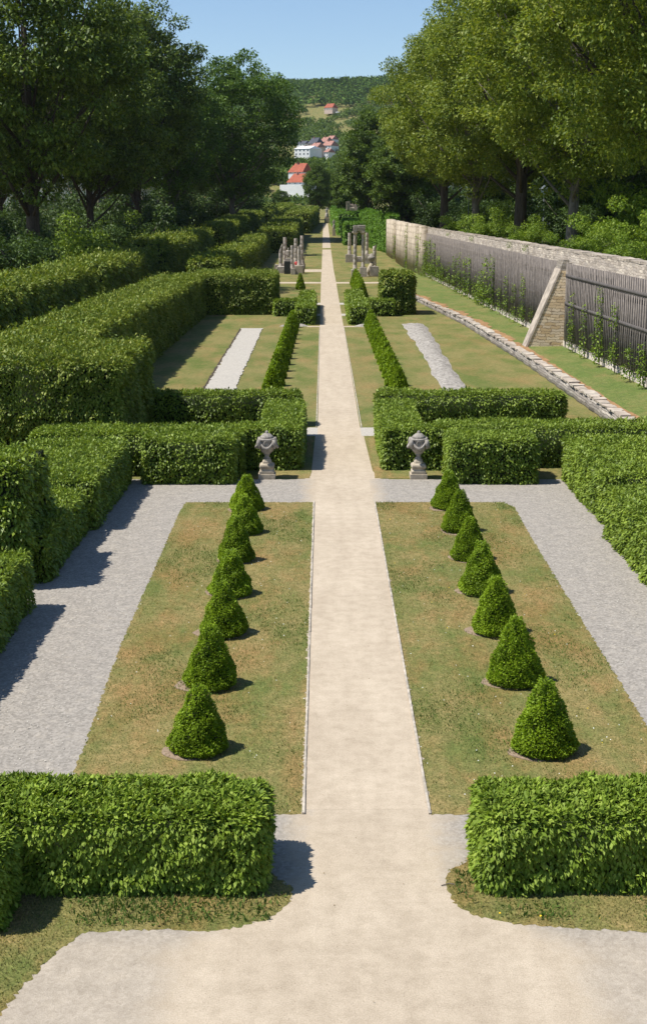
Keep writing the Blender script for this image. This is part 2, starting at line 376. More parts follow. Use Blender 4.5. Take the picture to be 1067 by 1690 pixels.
def hedge(name, label, boxes, leaf, size, dens, cat='hedge', rr=.22, amp=.05, droop=1.0, group=None, shoots=0.0, corein=.16, upn=.5, wf=.25):
    """boxes: (x0,x1,y0,y1,z0,z1) ; leaf cover grown on the free faces of rounded boxes round a twiggy core"""
    allP, allN = [], []
    bx = [np.array(b, float) for b in boxes]
    for i, b in enumerate(bx):
        x0, x1, y0, y1, z0, z1 = b
        sz = (x1-x0, y1-y0, z1-z0)
        for ax in range(3):
            for sgn in (-1, 1):
                if ax == 2 and sgn < 0: continue
                u, v = [k for k in range(3) if k != ax]
                area = sz[u]*sz[v]
                k = dens*(.35 if (ax == 1 and sgn > 0) else 1)
                n = int(area*k)
                if n < 1: continue
                q = np.zeros((n, 3)); q[:, u] = RNG.random(n)*sz[u]; q[:, v] = RNG.random(n)*sz[v]
                q[:, ax] = sz[ax] if sgn > 0 else 0
                q += [x0, y0, z0]
                r = min(rr, .45*min(sz))
                lo = np.array([x0+r, y0+r, z0-1]); hi = np.array([x1-r, y1-r, z1-r])
                c = np.clip(q, lo, hi); d = unit(q-c)
                p = c+d*r
                keep = np.ones(n, bool)
                for j, o in enumerate(bx):
                    if j == i: continue
                    e = .06
                    keep &= ~((p[:, 0] > o[0]+e) & (p[:, 0] < o[1]-e) & (p[:, 1] > o[2]+e) & (p[:, 1] < o[3]-e) & (p[:, 2] < o[5]-e))
                allP.append(p[keep]); allN.append(d[keep])
    P = np.concatenate(allP); D = np.concatenate(allN); n = len(P)
    seed = float(np.abs(bx[0][:4]).sum()) % 17
    h = bumpf(P, amp, 1.0, seed)+bumpf(P, amp*.6, 3.3, seed+3)
    depth = RNG.random(n)**1.3*size*1.5
    cl_ = bumpf(P, size*.35, 1.6/size*.35, seed+9)
    depth = np.maximum(depth+cl_*.6, -size*.2)
    P = P+D*(h-depth)[:, None]
    P[:, 2] = np.maximum(P[:, 2], bx[0][4]+.02)
    top = np.clip(D[:, 2], 0, 1)[:, None]
    rnd = RNG.normal(size=(n, 3))
    T = D*.7+np.array([0, 0, -.75])*droop*(1-top)+rnd*(.5+.35*top)+np.array([0, 0, -.05])*top
    Nn = D*(1.3-upn)+rnd[:, ::-1]*.55+np.array([-.1, 0, upn])
    L = size*(.7+.6*RNG.random(n)); W = L*wf
    if shoots > 0:
        s = (RNG.random(n) < shoots) & (D[:, 2] > .7)
        P[s, 2] += RNG.random(s.sum())*size*2.2
    V, Fc = leaves(P, T, Nn, L, W)
    # core
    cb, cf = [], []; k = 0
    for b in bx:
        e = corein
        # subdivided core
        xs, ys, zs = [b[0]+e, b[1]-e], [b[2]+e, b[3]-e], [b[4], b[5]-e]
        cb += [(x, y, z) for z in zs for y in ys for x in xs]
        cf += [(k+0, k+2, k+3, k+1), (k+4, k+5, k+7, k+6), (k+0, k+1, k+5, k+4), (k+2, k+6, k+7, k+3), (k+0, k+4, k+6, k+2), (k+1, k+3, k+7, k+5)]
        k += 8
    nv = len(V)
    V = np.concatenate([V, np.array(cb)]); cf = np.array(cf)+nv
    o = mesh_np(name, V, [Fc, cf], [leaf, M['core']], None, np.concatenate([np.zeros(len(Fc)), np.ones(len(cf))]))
    tag(o, label, cat, group)
    return o
def foliage_ball(cx, cy, cz, rx, ry, rz, n, size, shell=.55):
    d = unit(RNG.normal(size=(n, 3)))
    r = (shell+(1-shell)*RNG.random(n)**.6)[:, None]
    P = np.array([cx, cy, cz])+d*r*np.array([rx, ry, rz])
    return P, d
def make_crown(name, mat, clumps, per, size, parent, thin=.27, pad_=1.0):
    Ps, Ds = [], []
    for (c, rx, rz) in clumps:
        P, d = foliage_ball(c[0], c[1], c[2], rx, rx, rz, int(per*(rx**2)), size, .35)
        Ps.append(P); Ds.append(d)
    P = np.concatenate(Ps); D = np.concatenate(Ds); n = len(P)
    rnd = RNG.normal(size=(n, 3))
    T = D*.5+rnd*.6+np.array([0, 0, -.35]); Nn = D*.6+rnd[:, ::-1]*.5+np.array([0, 0, .8])
    L = size*(.6+.8*RNG.random(n)); W = L*thin
    V, Fc = leaves(P, T, Nn, L, W, .2)
    return mesh_np(name, V, Fc, mat, parent)
def tree_proto(kind, h, r, trunk_r, leafm, bark, leaf_size, per, nclump, crown_base=.28, fork=5, lean=0.0, seed=1, rz_fac=.55, hrx=.17, top_bias=0.0):
    rs = np.random.default_rng(seed); rd = random.Random(seed)
    root = empty(kind)
    tb = MB()
    cz0 = h*crown_base; cc = Vector((lean*h*.3, 0, (h+cz0)/2)); hz = (h-cz0)/2
    # clumps, biased to the outside of an irregular ovoid
    clumps = []; tips = []
    lobes = [(rs.uniform(0, 6.28), rs.uniform(-.8, .9), rs.uniform(.12, .3)) for _ in range(9)]
    tries = 0
    while len(clumps) < nclump and tries < 9000:
        tries += 1
        d = rs.normal(size=3); d /= np.linalg.norm(d)
        rad = rs.uniform(.2, 1.0)**.45
        az = math.atan2(d[1], d[0]); k = .84
        for (la, lz, amp) in lobes:
            k += amp*math.exp(-((math.cos(az)*1-math.cos(la))**2+(math.sin(az)-math.sin(la))**2+(d[2]-lz)**2)*3.0)
        k = min(k, 1.15)
        wide = 1.0-.25*max(0, d[2])**2
        c = Vector((cc.x+d[0]*r*rad*k*wide, cc.y+d[1]*r*rad*k*wide, cc.z+d[2]*hz*rad*min(k, 1.04)))
        cr = r*hrx*rs.uniform(.7, 1.35)
        if c.z-cr*.5 < cz0*.9: continue
        if any((c-o[0]).length < .8*min(cr, o[1]) for o in clumps): continue
        clumps.append((c, cr, cr*rz_fac))
    # trunk and limbs
    p0 = Vector((0, 0, -1)); top = Vector((cc.x, cc.y, cc.z+hz*.45))
    tr = [p0, Vector((0, 0, 0)), Vector((lean*h*.05, 0, cz0*.5)), Vector((lean*h*.12, rd.uniform(-.3, .3), cz0)), cc+Vector((0, 0, -hz*.2)), top]
    tb.tube(tr, [trunk_r*1.35, trunk_r*1.15, trunk_r*.92, trunk_r*.82, trunk_r*.5, trunk_r*.12], 9)
    srt = sorted(clumps, key=lambda c: -c[1])[:26]
    for (c, cr, _) in srt:
        t = rd.uniform(.15, .8); 
        zb = cz0*.75+(c.z-cz0*.75)*t*.6
        f = min(1, max(0, zb/top.z)); base = Vector((cc.x*f, cc.y*f, zb))
        mid = base.lerp(c, .5)+Vector((0, 0, -abs((c-base).length)*.05))
        tb.tube([base, mid, c], [trunk_r*.32*(1.1-f*.6), trunk_r*.2*(1.1-f*.6), trunk_r*.05], 6)
    tb.build('trunk', bark, root)
    global RNG
    keep = RNG; RNG = np.random.default_rng(seed+100)
    make_crown('crown', leafm, clumps, per, leaf_size, root)
    RNG = keep
    return root

# ---------------- ground, water of grass, hills ----------------
def structure(o): o['kind'] = 'structure'; return o
ys = np.concatenate([np.linspace(-30, 240, 28), np.linspace(250, 540, 30), np.linspace(560, 1700, 58), np.linspace(1725, 3300, 64)])
xs = np.concatenate([np.linspace(-1800, -220, 28), np.linspace(-200, 200, 41), np.linspace(220, 1800, 28)])
XX, YY = np.meshgrid(xs, ys)
ZZ = terr(YY, XX)+np.clip((YY-700)/900, 0, 1)*(6*np.sin(XX*.013+YY*.004)+3*np.sin(XX*.031-YY*.012))
# the garden wall holds back higher park ground on the right: the main sheet keeps its level under it
nx, ny = len(xs), len(ys)
idx = np.arange(nx*ny).reshape(ny, nx)
Fg = np.stack([idx[:-1, :-1], idx[:-1, 1:], idx[1:, 1:], idx[1:, :-1]], -1).reshape(-1, 4)
structure(mesh_np('ground', np.stack([XX, YY, ZZ], -1).reshape(-1, 3), Fg, M['grass'], smooth=True))
def hz(y, x): return float(terr(y, x))+float(np.clip((y-700)/900, 0, 1))*(6*math.sin(x*.013+y*.004)+3*math.sin(x*.031-y*.012))

def jitter_edge(pts, step, j):
    out = []
    for i in range(len(pts)):
        a = np.array(pts[i], float); b = np.array(pts[(i+1) % len(pts)], float)
        n = max(1, int(np.linalg.norm(b-a)/step))
        for k in range(n):
            p = a+(b-a)*k/n
            out.append((p[0]+random.gauss(0, j), p[1]+random.gauss(0, j)))
    return out
def slab(name, pts, z0, z1, mat, step=.25, j=.02):
    return structure(MB().poly(jitter_edge(pts, step, j), z0, z1).build(name, mat))
# crushed slate walks and forecourt
structure(MB().poly([(-8.9, 21.5), (8.9, 21.5), (8.9, 49.9), (1.75, 49.9), (1.75, 50.0), (-1.75, 50.0), (-1.75, 49.9), (-8.9, 49.9)], -.05, .004).build('gravel_walk', M['court']))
structure(MB().poly([(-14, 4), (14, 4), (14, 21.5), (-14, 21.5)], -.05, .0042).build('forecourt', M['court']))
# central sand path following the ground
py = np.concatenate([np.linspace(21.2, 240, 23), np.linspace(250, 512, 40)])
hw = np.interp(py, [20, 62, 120, 200, 300, 512], [1.03, 1.0, 1.05, 1.1, 1.0, .9])
V = []; 
for y, w in zip(py, hw): V += [(-w, y, hz(y, 0)+.0055), (w, y, hz(y, 0)+.0055)]
Fp = [(2*i, 2*i+1, 2*i+3, 2*i+2) for i in range(len(py)-1)]
structure(mesh_np('sand_path', V, np.array(Fp), M['sand']))
structure(MB().poly([(-1.45, 50.0), (1.45, 50.0), (1.2, 51.6), (1.1, 60.4), (-1.1, 60.4), (-1.2, 51.6)], -.05, .0030).build('path_widening', M['sand']))
# cross walks beyond
structure(MB().poly([(-1.75, 60.0), (1.8, 60.0), (1.8, 62.4), (-1.75, 62.4)], -.05, .0036).build('cross_walk', M['white_gravel']))
for a, b, x0, x1, m in ((132, 134.6, -3.2, 3.2, 'white_gravel'), (148, 151, -2.4, 2.4, 'white_gravel'), (192.5, 196.5, -11, 11, 'sand'), (230, 241, -11, -.9, 'sand'), (118.8, 119.8, -2.2, 2.2, 'sand')):
    structure(MB().poly([(x0, a), (x1, a), (x1, b), (x0, b)], -.05, .0036).build('cross_walk', M[m]))
# front lawns (turf a little proud of the gravel)
lawnL = [(-1.10, 21.0), (-1.10, 45.8), (-5.55, 45.8), (-5.62, 44.6), (-5.5, 30), (-5.2, 21.0)]
lawnR = [(1.10, 21.0), (6.0, 21.0), (5.68, 25), (5.78, 41), (5.86, 45.0), (5.6, 45.8), (1.10, 45.8)]
slab('lawn', lawnL, -.05, .007, M['lawn'], .07, .02); slab('lawn', lawnR, -.05, .007, M['lawn'], .07, .02)
stripL = [(-1.55, 18.95), (-1.2, 18.5), (-1.2, 18.1), (-1.55, 17.55), (-2.2, 17.28), (-3.5, 17.3), (-4.15, 17.2), (-4.45, 16.6), (-4.75, 15.6), (-5.3, 13.6), (-12, 13.6), (-12, 19.6), (-1.6, 19.6)]
stripR = [(1.2, 19.0), (1.12, 18.6), (1.18, 18.05), (1.45, 17.7), (2.0, 17.45), (3, 17.3), (4.2, 17.2), (12, 17.0), (12, 19.6), (1.7, 19.6)]
slab('verge', stripL, -.05, .0065, M['lawn'], .06, .022); slab('verge', stripR, -.05, .0065, M['lawn'], .06, .022)
slab('verge', [(-1.6, 50.1), (-1.25, 50.1), (-1.2, 51), (-1.2, 59.9), (-3, 59.9), (-3, 50.5)], -.05, .014, M['lawn'], .3, .03)
slab('verge', [(1.25, 50.1), (3.3, 50.1), (3.3, 59.4), (1.25, 59.4)], -.05, .014, M['lawn'], .3, .03)
# kerbs
for x in (-1.07, 1.07):
    for a, b in ((21.0, 45.9), (62.5, 118.6)):
        kb = MB(); y = a
        while y < b:
            l = min(1.0, b-y); kb.box(x-.02, x+.022, y, y+l-.012, -.05, .035+random.uniform(-.006, .006), .004); y += l
        structure(kb.build('kerb', M['kerb']))
# soil rings round the clipped cones are built with them. White gravel bed, grey heap
slab('gravel_bed', [(-7.45, 66), (-5.75, 66), (-6.05, 117), (-7.85, 117)], -.05, .05, M['white_gravel'], .5, .05)
tr_ = MB(); y = 66
structure(MB().poly(jitter_edge([(-7.62, 66), (-7.47, 66), (-7.87, 117), (-8.05, 117)], .6, .03), -.05, .012).build('soil_edge', M['bark']))
# heap: uneven ridge of grey gravel
hy = np.linspace(70, 122, 120); hx = np.linspace(-1, 1, 16); V = []
for y in hy:
    c = np.interp(y, [70, 75, 100, 122], [6.75, 6.75, 7.2, 7.4]); w = np.interp(y, [70, 75, 95, 115, 122], [.75, .75, .75, 1.0, .95])
    w *= 1+.06*math.sin(y*.7)+.05*math.sin(y*1.3)
    c += .05*math.sin(y*.5)
    hgt = np.interp(y, [70, 77, 79, 120, 122], [.02, .03, .16, .26, .03])
    for t in hx:
        zz = .012+hgt*max(0, 1-abs(t)**1.8)*(1+.25*math.sin(y*1.3+t*2)+.15*math.sin(y*2.9-t*4))+random.uniform(-.03, .03)*(1 if hgt > .05 else .2)
        V.append((c+w*t, y, max(.006, zz)))
n1 = len(hx); Fh = [(i*n1+k, i*n1+k+1, (i+1)*n1+k+1, (i+1)*n1+k) for i in range(len(hy)-1) for k in range(n1-1)]
o = mesh_np('gravel_heap', V, np.array(Fh), M['heap'], smooth=True); tag(o, 'long low heap of pale grey gravel on the right lawn', 'gravel heap', kind='stuff')
for (x, y, r, h) in ((-2.75, 119.8, .55, .22), (2.85, 119.6, .7, .22), (-4.3, 119.6, .3, .14), (7.5, 119, .3, .1)):
    V, Fc = [(x, y, h)], []
    nseg = 14
    for rr_ in (.4, .75, 1.0):
        for k in range(nseg):
            t = 2*math.pi*k/nseg; V.append((x+r*rr_*math.cos(t)*1.2*random.uniform(.9, 1.1), y+r*rr_*math.sin(t)*random.uniform(.9, 1.1), max(.004, h*(1-rr_**1.5))))
    F3 = [(0, 1+k, 1+(k+1) % nseg) for k in range(nseg)]; F4 = [(1+i*nseg+k, 1+(i+1)*nseg+k, 1+(i+1)*nseg+(k+1) % nseg, 1+i*nseg+(k+1) % nseg) for i in range(2) for k in range(nseg)]
    o = mesh_np('gravel_pile', V, [np.array(F3), np.array(F4)], M['heap'], smooth=True)
    tag(o, {-2.75: 'small grey gravel pile at the foot of the left low hedge block', 2.85: 'small grey gravel pile at the foot of the right low hedge block', -4.3: 'tiny gravel pile left of the left cone row end', 7.5: 'tiny gravel pile at the far end of the grey heap'}[x], 'gravel pile', kind='stuff')
# terrace between retaining wall and garden wall
ty = np.linspace(40, 291, 90); V = []
for y in ty:
    x0 = RX(min(y, 172)) if y <= 172 else float(np.interp(y, [172, 291], [8.7, 11.5])); z0 = RT(y) if y < 172 else .03
    x1 = WX(y); z1 = WB(y)
    V += [(x0+.45, y, z0-.05), (x0*.6+x1*.4, y, z0*.65+z1*.35-.02), (x1+.2, y, z1)]
Ft = [(3*i+k, 3*i+k+1, 3*i+k+4, 3*i+k+3) for i in range(len(ty)-1) for k in range(2)]
structure(mesh_np('terrace', V, np.array(Ft), M['green'], smooth=True))
V = []
for y in np.linspace(40, 170, 260):
    w = .75+.3*math.sin(y*.5)+.2*math.sin(y*1.7)+.12*math.sin(y*5.1); x0 = RX(y)+.4
    zt = lambda x: RT(y)-.05+(x-x0)*.06*(WB(y)-RT(y)+.05)
    V += [(x0, y, RT(y)-.02), (x0+w, y, RT(y)+.005)]
structure(mesh_np('soil_strip', V, np.array([(2*i, 2*i+1, 2*i+3, 2*i+2) for i in range(259)]), M['redsoil']))
# park ground behind the wall
V = []
for y in np.linspace(20, 291, 30):
    V += [(WX(y)+.75, y, 5.6), (60, y, 6.5), (300, y, 9)]
structure(mesh_np('park_ground', V, np.array([(3*i+k, 3*i+k+1, 3*i+k+4, 3*i+k+3) for i in range(29) for k in range(2)]), M['green'], smooth=True))
V = []
for y in np.linspace(291, 420, 10):
    f = (y-291)/129; z = 5.6*(1-f)+(hz(y, 20)-.2)*f
    V += [(14.2, y, z), (60, y, 6.5*(1-f)+f*(hz(y, 60)-.2)), (300, y, 9*(1-f)+f*(hz(y, 300)-.2))]
structure(mesh_np('park_slope', V, np.array([(3*i+k, 3*i+k+1, 3*i+k+4, 3*i+k+3) for i in range(9) for k in range(2)]), M['green'], smooth=True))

# ---------------- garden wall, trellis, buttress, retaining wall ----------------
def ribbon(name, ys_, fx0, fx1, fz0, fz1, mat, parent=None):
    V = []
    for y in ys_:
        a, b, c, d = fx0(y), fx1(y), fz0(y), fz1(y)
        V += [(a, y, c), (b, y, c), (b, y, d), (a, y, d)]
    n = len(ys_); Fc = []
    for i in range(n-1):
        for k in range(4): Fc.append((4*i+k, 4*i+(k+1) % 4, 4*(i+1)+(k+1) % 4, 4*(i+1)+k))
    Fc.append((0, 3, 2, 1)); Fc.append((4*n-4, 4*n-3, 4*n-2, 4*n-1))
    return mesh_np(name, V, np.array(Fc), mat, parent)
gw = empty('garden_wall', (16.4, 71, 0))
tag(gw, 'long high rubble stone wall carrying the slatted trellis on the right', 'wall')
def P0(o):  # keep world coordinates while parented to an offset empty
    return o
gw.location = (0, 0, 0)
yy = np.linspace(40, 210.5, 130)
wob = {float(y): random.uniform(-.05, .05) for y in yy}
ribbon('masonry', yy, lambda y: WX(y), lambda y: WX(y)+.75, lambda y: -.3, lambda y: WT(y)-.12+wob[float(y)]*.5, M['wall'], gw)
cp = MB(); y = 40.0
while y < 210:
    l = random.uniform(.9, 1.7); l = min(l, 210.5-y)
    x = WX(y+l/2); z = WT(y+l/2)-.12
    cp.box(x-.015, x+.8, y, y+l-.01, z-.02, z+.12+random.uniform(-.03, .04), .02); y += l
cp.build('coping', M['cap'], gw)
# plinth of pale render at the foot
ribbon('plinth', np.linspace(40, 210.5, 60), lambda y: WX(y)-.22, lambda y: WX(y)+.05, lambda y: 0, lambda y: WB(y)+.42, M['capw'], gw)
# weeds on the wall
for (px, y) in ((0, 176), (0, 150), (0, 121), (0, 112)):
    c = [(Vector((WX(y)-.25, y, WT(y)-.35)), .35, .4)]
    o = empty('wall_weed'); make_crown('foliage', M['shrub'], [(c[0][0], .28, .3)], 900, .12, o)
    MB().tube([(WX(y)+.1, y, WT(y)-.4), (WX(y)-.2, y, WT(y)-.1)], [.03, .015], 5).build('stem', M['bark2'], o)
    tag(o, 'small yellowish weed rooted in the top of the stone wall above the trellis', 'weed', 'weeds on the garden wall')
# buttress
bt = empty('buttress'); tag(bt, 'sloping stone buttress of tan rubble standing between two trellis panels', 'buttress')
BY0, BY1 = 93.6, 95.9
def prismXZ(poly, y0, y1, mat, name, parent):
    m = MB(); a = [m.bm.verts.new((x, y0+.34*(16.2-x), z)) for x, z in poly]; b = [m.bm.verts.new((x, y1, z)) for x, z in poly]
    n = len(poly)
    m.bm.faces.new(a); m.bm.faces.new(b[::-1])
    for i in range(n): m.bm.faces.new((a[i], a[(i+1) % n], b[(i+1) % n], b[i]))
    return m.build(name, mat, parent)
wx = WX(94)
prismXZ([(13.55, .3), (wx, .3), (wx, 6.0), (15.75, 6.0)], BY0, BY1, M['buttress'], 'masonry', bt)
prismXZ([(13.40, .3), (13.549, .3), (15.749, 6.0), (15.70, 6.15)], BY0-.06, BY1+.06, M['cap'], 'sloping_coping', bt)
prismXZ([(15.70, 6.003), (wx-.02, 6.003), (wx-.02, 6.75), (15.9, 6.75)], BY0+.02, BY1-.02, M['wall'], 'cap_stone', bt)
MB().box(wx-.30, wx+.02, BY0-1.0, BY0-.75, .5, 6.6).build('edge_stone', M['capw'], bt)
# trellis panels
def trellis(y0, y1, label):
    t = empty('trellis'); tag(t, label, 'trellis', 'slatted trellis panels on the garden wall')
    sl_ = MB(); y = y0
    V, Fc = [], []
    while y < y1:
        w = random.uniform(.2, .26); x = WX(y)-.38+random.uniform(-.012, .012); zb = WB(y)+.45+random.uniform(-.04, .04); zt = WT(y)-.82+random.uniform(-.04, .05)
        k = len(V)
        V += [(x, y, zb), (x, y+w, zb), (x+.018, y+w, zb), (x+.018, y, zb), (x, y, zt), (x, y+w, zt), (x+.018, y+w, zt), (x+.018, y, zt)]
        Fc += [(k, k+4, k+5, k+1), (k+1, k+5, k+6, k+2), (k+2, k+6, k+7, k+3), (k+3, k+7, k+4, k), (k+4, k+7, k+6, k+5), (k, k+1, k+2, k+3)]
        y += w+random.uniform(.22, .3)
    mesh_np('slat_panel', V, np.array(Fc), M['wood'], t)
    for f in (.87, .5):  # dark rails stand in for shadow bands across the slats
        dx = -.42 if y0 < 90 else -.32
        ribbon('shadow_rail', np.linspace(y0, y1, 20), lambda y: WX(y)+dx, lambda y: WX(y)+dx+.03, lambda y: WB(y)+.45+(WT(y)-1.45-WB(y))*f-.11, lambda y: WB(y)+.45+(WT(y)-1.45-WB(y))*f+.11, M['shadow_rail'], t)
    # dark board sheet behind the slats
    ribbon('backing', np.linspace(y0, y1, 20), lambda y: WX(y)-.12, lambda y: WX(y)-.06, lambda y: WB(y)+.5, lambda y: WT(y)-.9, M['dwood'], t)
    return t
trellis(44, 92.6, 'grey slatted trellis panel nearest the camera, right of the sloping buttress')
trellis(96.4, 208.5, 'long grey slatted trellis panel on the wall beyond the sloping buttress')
# climbing vines (fraction of panel height, width)
def vine(px, top, wid, near):
    # where the sight line through the wall foot meets the wall: solved by bisection once, positions are real-world points
    lo, hi = 42.0, 209.0
    for _ in range(40):
        m_ = (lo+hi)/2
        if 533.5+F*(WX(m_)-.45-CAMX)/(m_*.98+1.9) > px: lo = m_
        else: hi = m_
    y = lo; x = WX(y)-.48; zb = WB(y)+.02; H_ = (WT(y)-1.1-zb)*top
    v = empty('climbing_vine', (x, y, zb))
    st = MB(); n = 7
    pts = [(random.uniform(-.04, .04), random.uniform(-.12, .12), H_*i/(n-1)) for i in range(n)]
    st.tube(pts, [.035*(1-.8*i/(n-1)) for i in range(n)], 5); st.build('stem', M['bark2'], v)
    cl = []; z = .35
    while z < H_:
        f = z/H_; w = wid*1.0*(1-.5*f)*random.uniform(.6, 1.25)*(.5 if random.random() < .2 else 1)
        cl.append((Vector((-.08-w*.15, random.uniform(-.3, .3)*w*1.4, z)), w, .34)); z += .28
    make_crown('foliage', M['shrub'], cl, 380 if near else 190, .15 if near else .22, v)
    return v
vl = [(703, .9, .7, 0), (709, .95, .6, 0), (716, .9, .6, 0), (724, .6, .6, 0), (731, .45, .6, 0), (740, .5, .5, 0), (750, .75, .5, 0), (758, .8, .5, 0), (767, .75, .5, 0), (774, .8, .5, 0), (785, .5, .5, 0),
      (793, .6, .6, 0), (801, .85, .6, 0), (812, .9, .6, 0), (824, .5, .35, 1), (835, .65, .4, 1), (848, .6, .35, 1), (862, .75, .4, 1), (877, .35, .35, 1),
      (943, .72, .38, 1), (963, .66, .36, 1), (988, .88, .48, 1), (1013, .8, .42, 1), (1038, .38, .5, 1), (1060, .42, .5, 1)]
ordn = ['first', 'second', 'third', 'fourth', 'fifth', 'sixth', 'seventh', 'eighth', 'ninth', 'tenth', 'eleventh', 'twelfth', 'thirteenth', 'fourteenth', 'fifteenth', 'sixteenth', 'seventeenth', 'eighteenth', 'nineteenth', 'twentieth']
for i, a in enumerate(vl):
    v = vine(*a)
    if i < 19: lab = 'green vine climbing the far trellis panel, %s from its far end' % ordn[i]
    else: lab = 'leafy vine on the near trellis panel, %s to the right of the buttress' % ordn[i-19]
    tag(v, lab, 'vine', 'vines climbing the trellis')
# ruined ashlar stretch beyond the trellis
rw = empty('ruined_wall'); tag(rw, 'pale ruined ashlar wall with broad pilasters and ivy streaks at the far end', 'wall')
yy = np.linspace(210.6, 291, 40)
ribbon('masonry', yy, lambda y: WX(y)+.1, lambda y: WX(y)+1.1, lambda y: -.3, lambda y: WT(y)-.2+.25*math.sin(y*.9), M['pale'], rw)
for (a, b) in ((210.8, 216), (221, 237), (242, 264), (273, 291)):
    ribbon('pilaster', np.linspace(a, b, 6), lambda y: WX(y)-.9, lambda y: WX(y)+.09, lambda y: -.3, lambda y: WT(y)+.15+.12*math.sin(y*2), M['pale'], rw)
for k, (y, h_) in enumerate(((212, 7.0), (218.5, 6.2), (239.5, 7.4), (268, 5.0))):
    iv = empty('ivy_streak', (0, 0, 0))
    make_crown('foliage', M['shrub'], [(Vector((WX(y)-.35, y+random.uniform(-.8, .8), .4+z)), .8, .5) for z in np.arange(0, h_, .7)], 70, .35, iv)
    tag(iv, ['ivy hanging at the corner where the trellis meets the pale wall', 'ivy strip in the first recess of the pale ruined wall', 'ivy strip between the two middle pilasters of the pale wall', 'short ivy strip before the farthest pilaster of the pale wall'][k], 'ivy', 'ivy on the pale ruined wall')
# retaining wall
rt = empty('retaining_wall'); tag(rt, 'low dry stone retaining wall running diagonally below the grass terrace', 'wall')
yy = np.linspace(42, 172, 200)
ribbon('masonry', yy, lambda y: RX(y)+.04*math.sin(y*2.1), lambda y: RX(y)+.5, lambda y: -.2, lambda y: RT(y)-.07, M['ret'], rt)
cp = MB(); cw = MB(); y = 42.0
while y < 172:
    l = random.uniform(.5, 1.3); l = min(l, 172-y)
    x = RX(y+l/2); z = RT(y+l/2)
    tgt = cw if random.random() < .28 else cp
    tgt.box(x-.06+random.uniform(-.04, .04), x+.5+random.uniform(-.1, .12), y, y+l-.04, z-.067, z+random.uniform(.0, .07), .025); y += l
cp.build('coping', M['cap'], rt); cw.build('pale_coping', M['capw'], rt)

# ---------------- hedges ----------------
# near pair
hedge('clipped_hedge', 'leafy clipped hedge in the left foreground, wrapping round the corner of the verge', [(-8.2, -1.6, 18.3, 19.95, 0, 1.27), (-9.2, -5.25, 17.1, 18.6, 0, 1.25)], M['near_leaf'], .098, 1700, rr=.3, amp=.06, wf=.25, upn=.6)
hedge('clipped_hedge', 'leafy clipped hedge block in the right foreground', [(1.62, 8.2, 18.3, 19.95, 0, 1.27)], M['near_leaf'], .098, 1700, rr=.3, amp=.06, wf=.25, upn=.6)
# middle figures round the urns
ml, ms, md = M['mid_leaf'], .125, 560
hedge('clipped_hedge', 'low clipped hedge figure behind the left stone urn, with a block facing the gravel walk', [(-7.5, -4.05, 48.9, 51.4, 0, 1.72), (-4.4, -1.6, 51.7, 53.2, 0, 1.7), (-3.3, -1.57, 52.0, 60.3, 0, 1.68), (-12, -3.8, 50.5, 52.9, 0, 1.7)], ml, ms, md, amp=.05)
hedge('clipped_hedge', 'low clipped hedge figure behind the right stone urn, with a block facing the gravel walk', [(3.95, 7.3, 48.9, 51.4, 0, 1.72), (1.62, 4.4, 51.7, 53.2, 0, 1.7), (1.62, 3.3, 52.0, 60.3, 0, 1.68), (3.8, 16.5, 52.2, 54.3, 0, 1.68)], ml, ms, md, amp=.05)
hedge('clipped_hedge', 'low cross hedge closing the back of the left figure before the white gravel bed', [(-10.5, -1.75, 62.6, 64.2, 0, 1.62)], ml, .14, 450, rr=.35, amp=.07)
hedge('clipped_hedge', 'low rounded cross hedge closing the back of the right figure before the grey heap', [(1.75, 10.8, 62.6, 64.4, 0, 1.6)], ml, .14, 450, rr=.45, amp=.07)
hedge('clipped_hedge', 'stepped hedge along the left gravel walk, farthest and widest step', [(-11.6, -8.0, 41.6, 49.6, 0, 1.68)], ml, .12, 560)
hedge('clipped_hedge', 'stepped hedge along the left gravel walk, lower narrow step in the middle', [(-10.6, -8.25, 35.4, 41.5, 0, 1.4)], ml, .12, 600)
hedge('clipped_hedge', 'tall shaggy hedge block at the left frame edge above the gravel walk', [(-12.5, -8.75, 34.8, 38.6, 0, 3.35)], ml, .15, 430, rr=.4, amp=.12, shoots=.05)
hedge('clipped_hedge', 'low hedge at the left frame edge nearest the foreground gravel', [(-12.5, -8.2, 23.5, 33.2, 0, 1.55)], ml, .115, 650)
hedge('clipped_hedge', 'hedge along the right gravel walk, farther wide step', [(8.35, 11.8, 42.3, 50.2, 0, 1.7)], ml, .12, 600)
hedge('clipped_hedge', 'hedge along the right gravel walk, nearer step cut by the frame', [(8.1, 12.8, 31.0, 41.2, 0, 1.62)], ml, .12, 600)
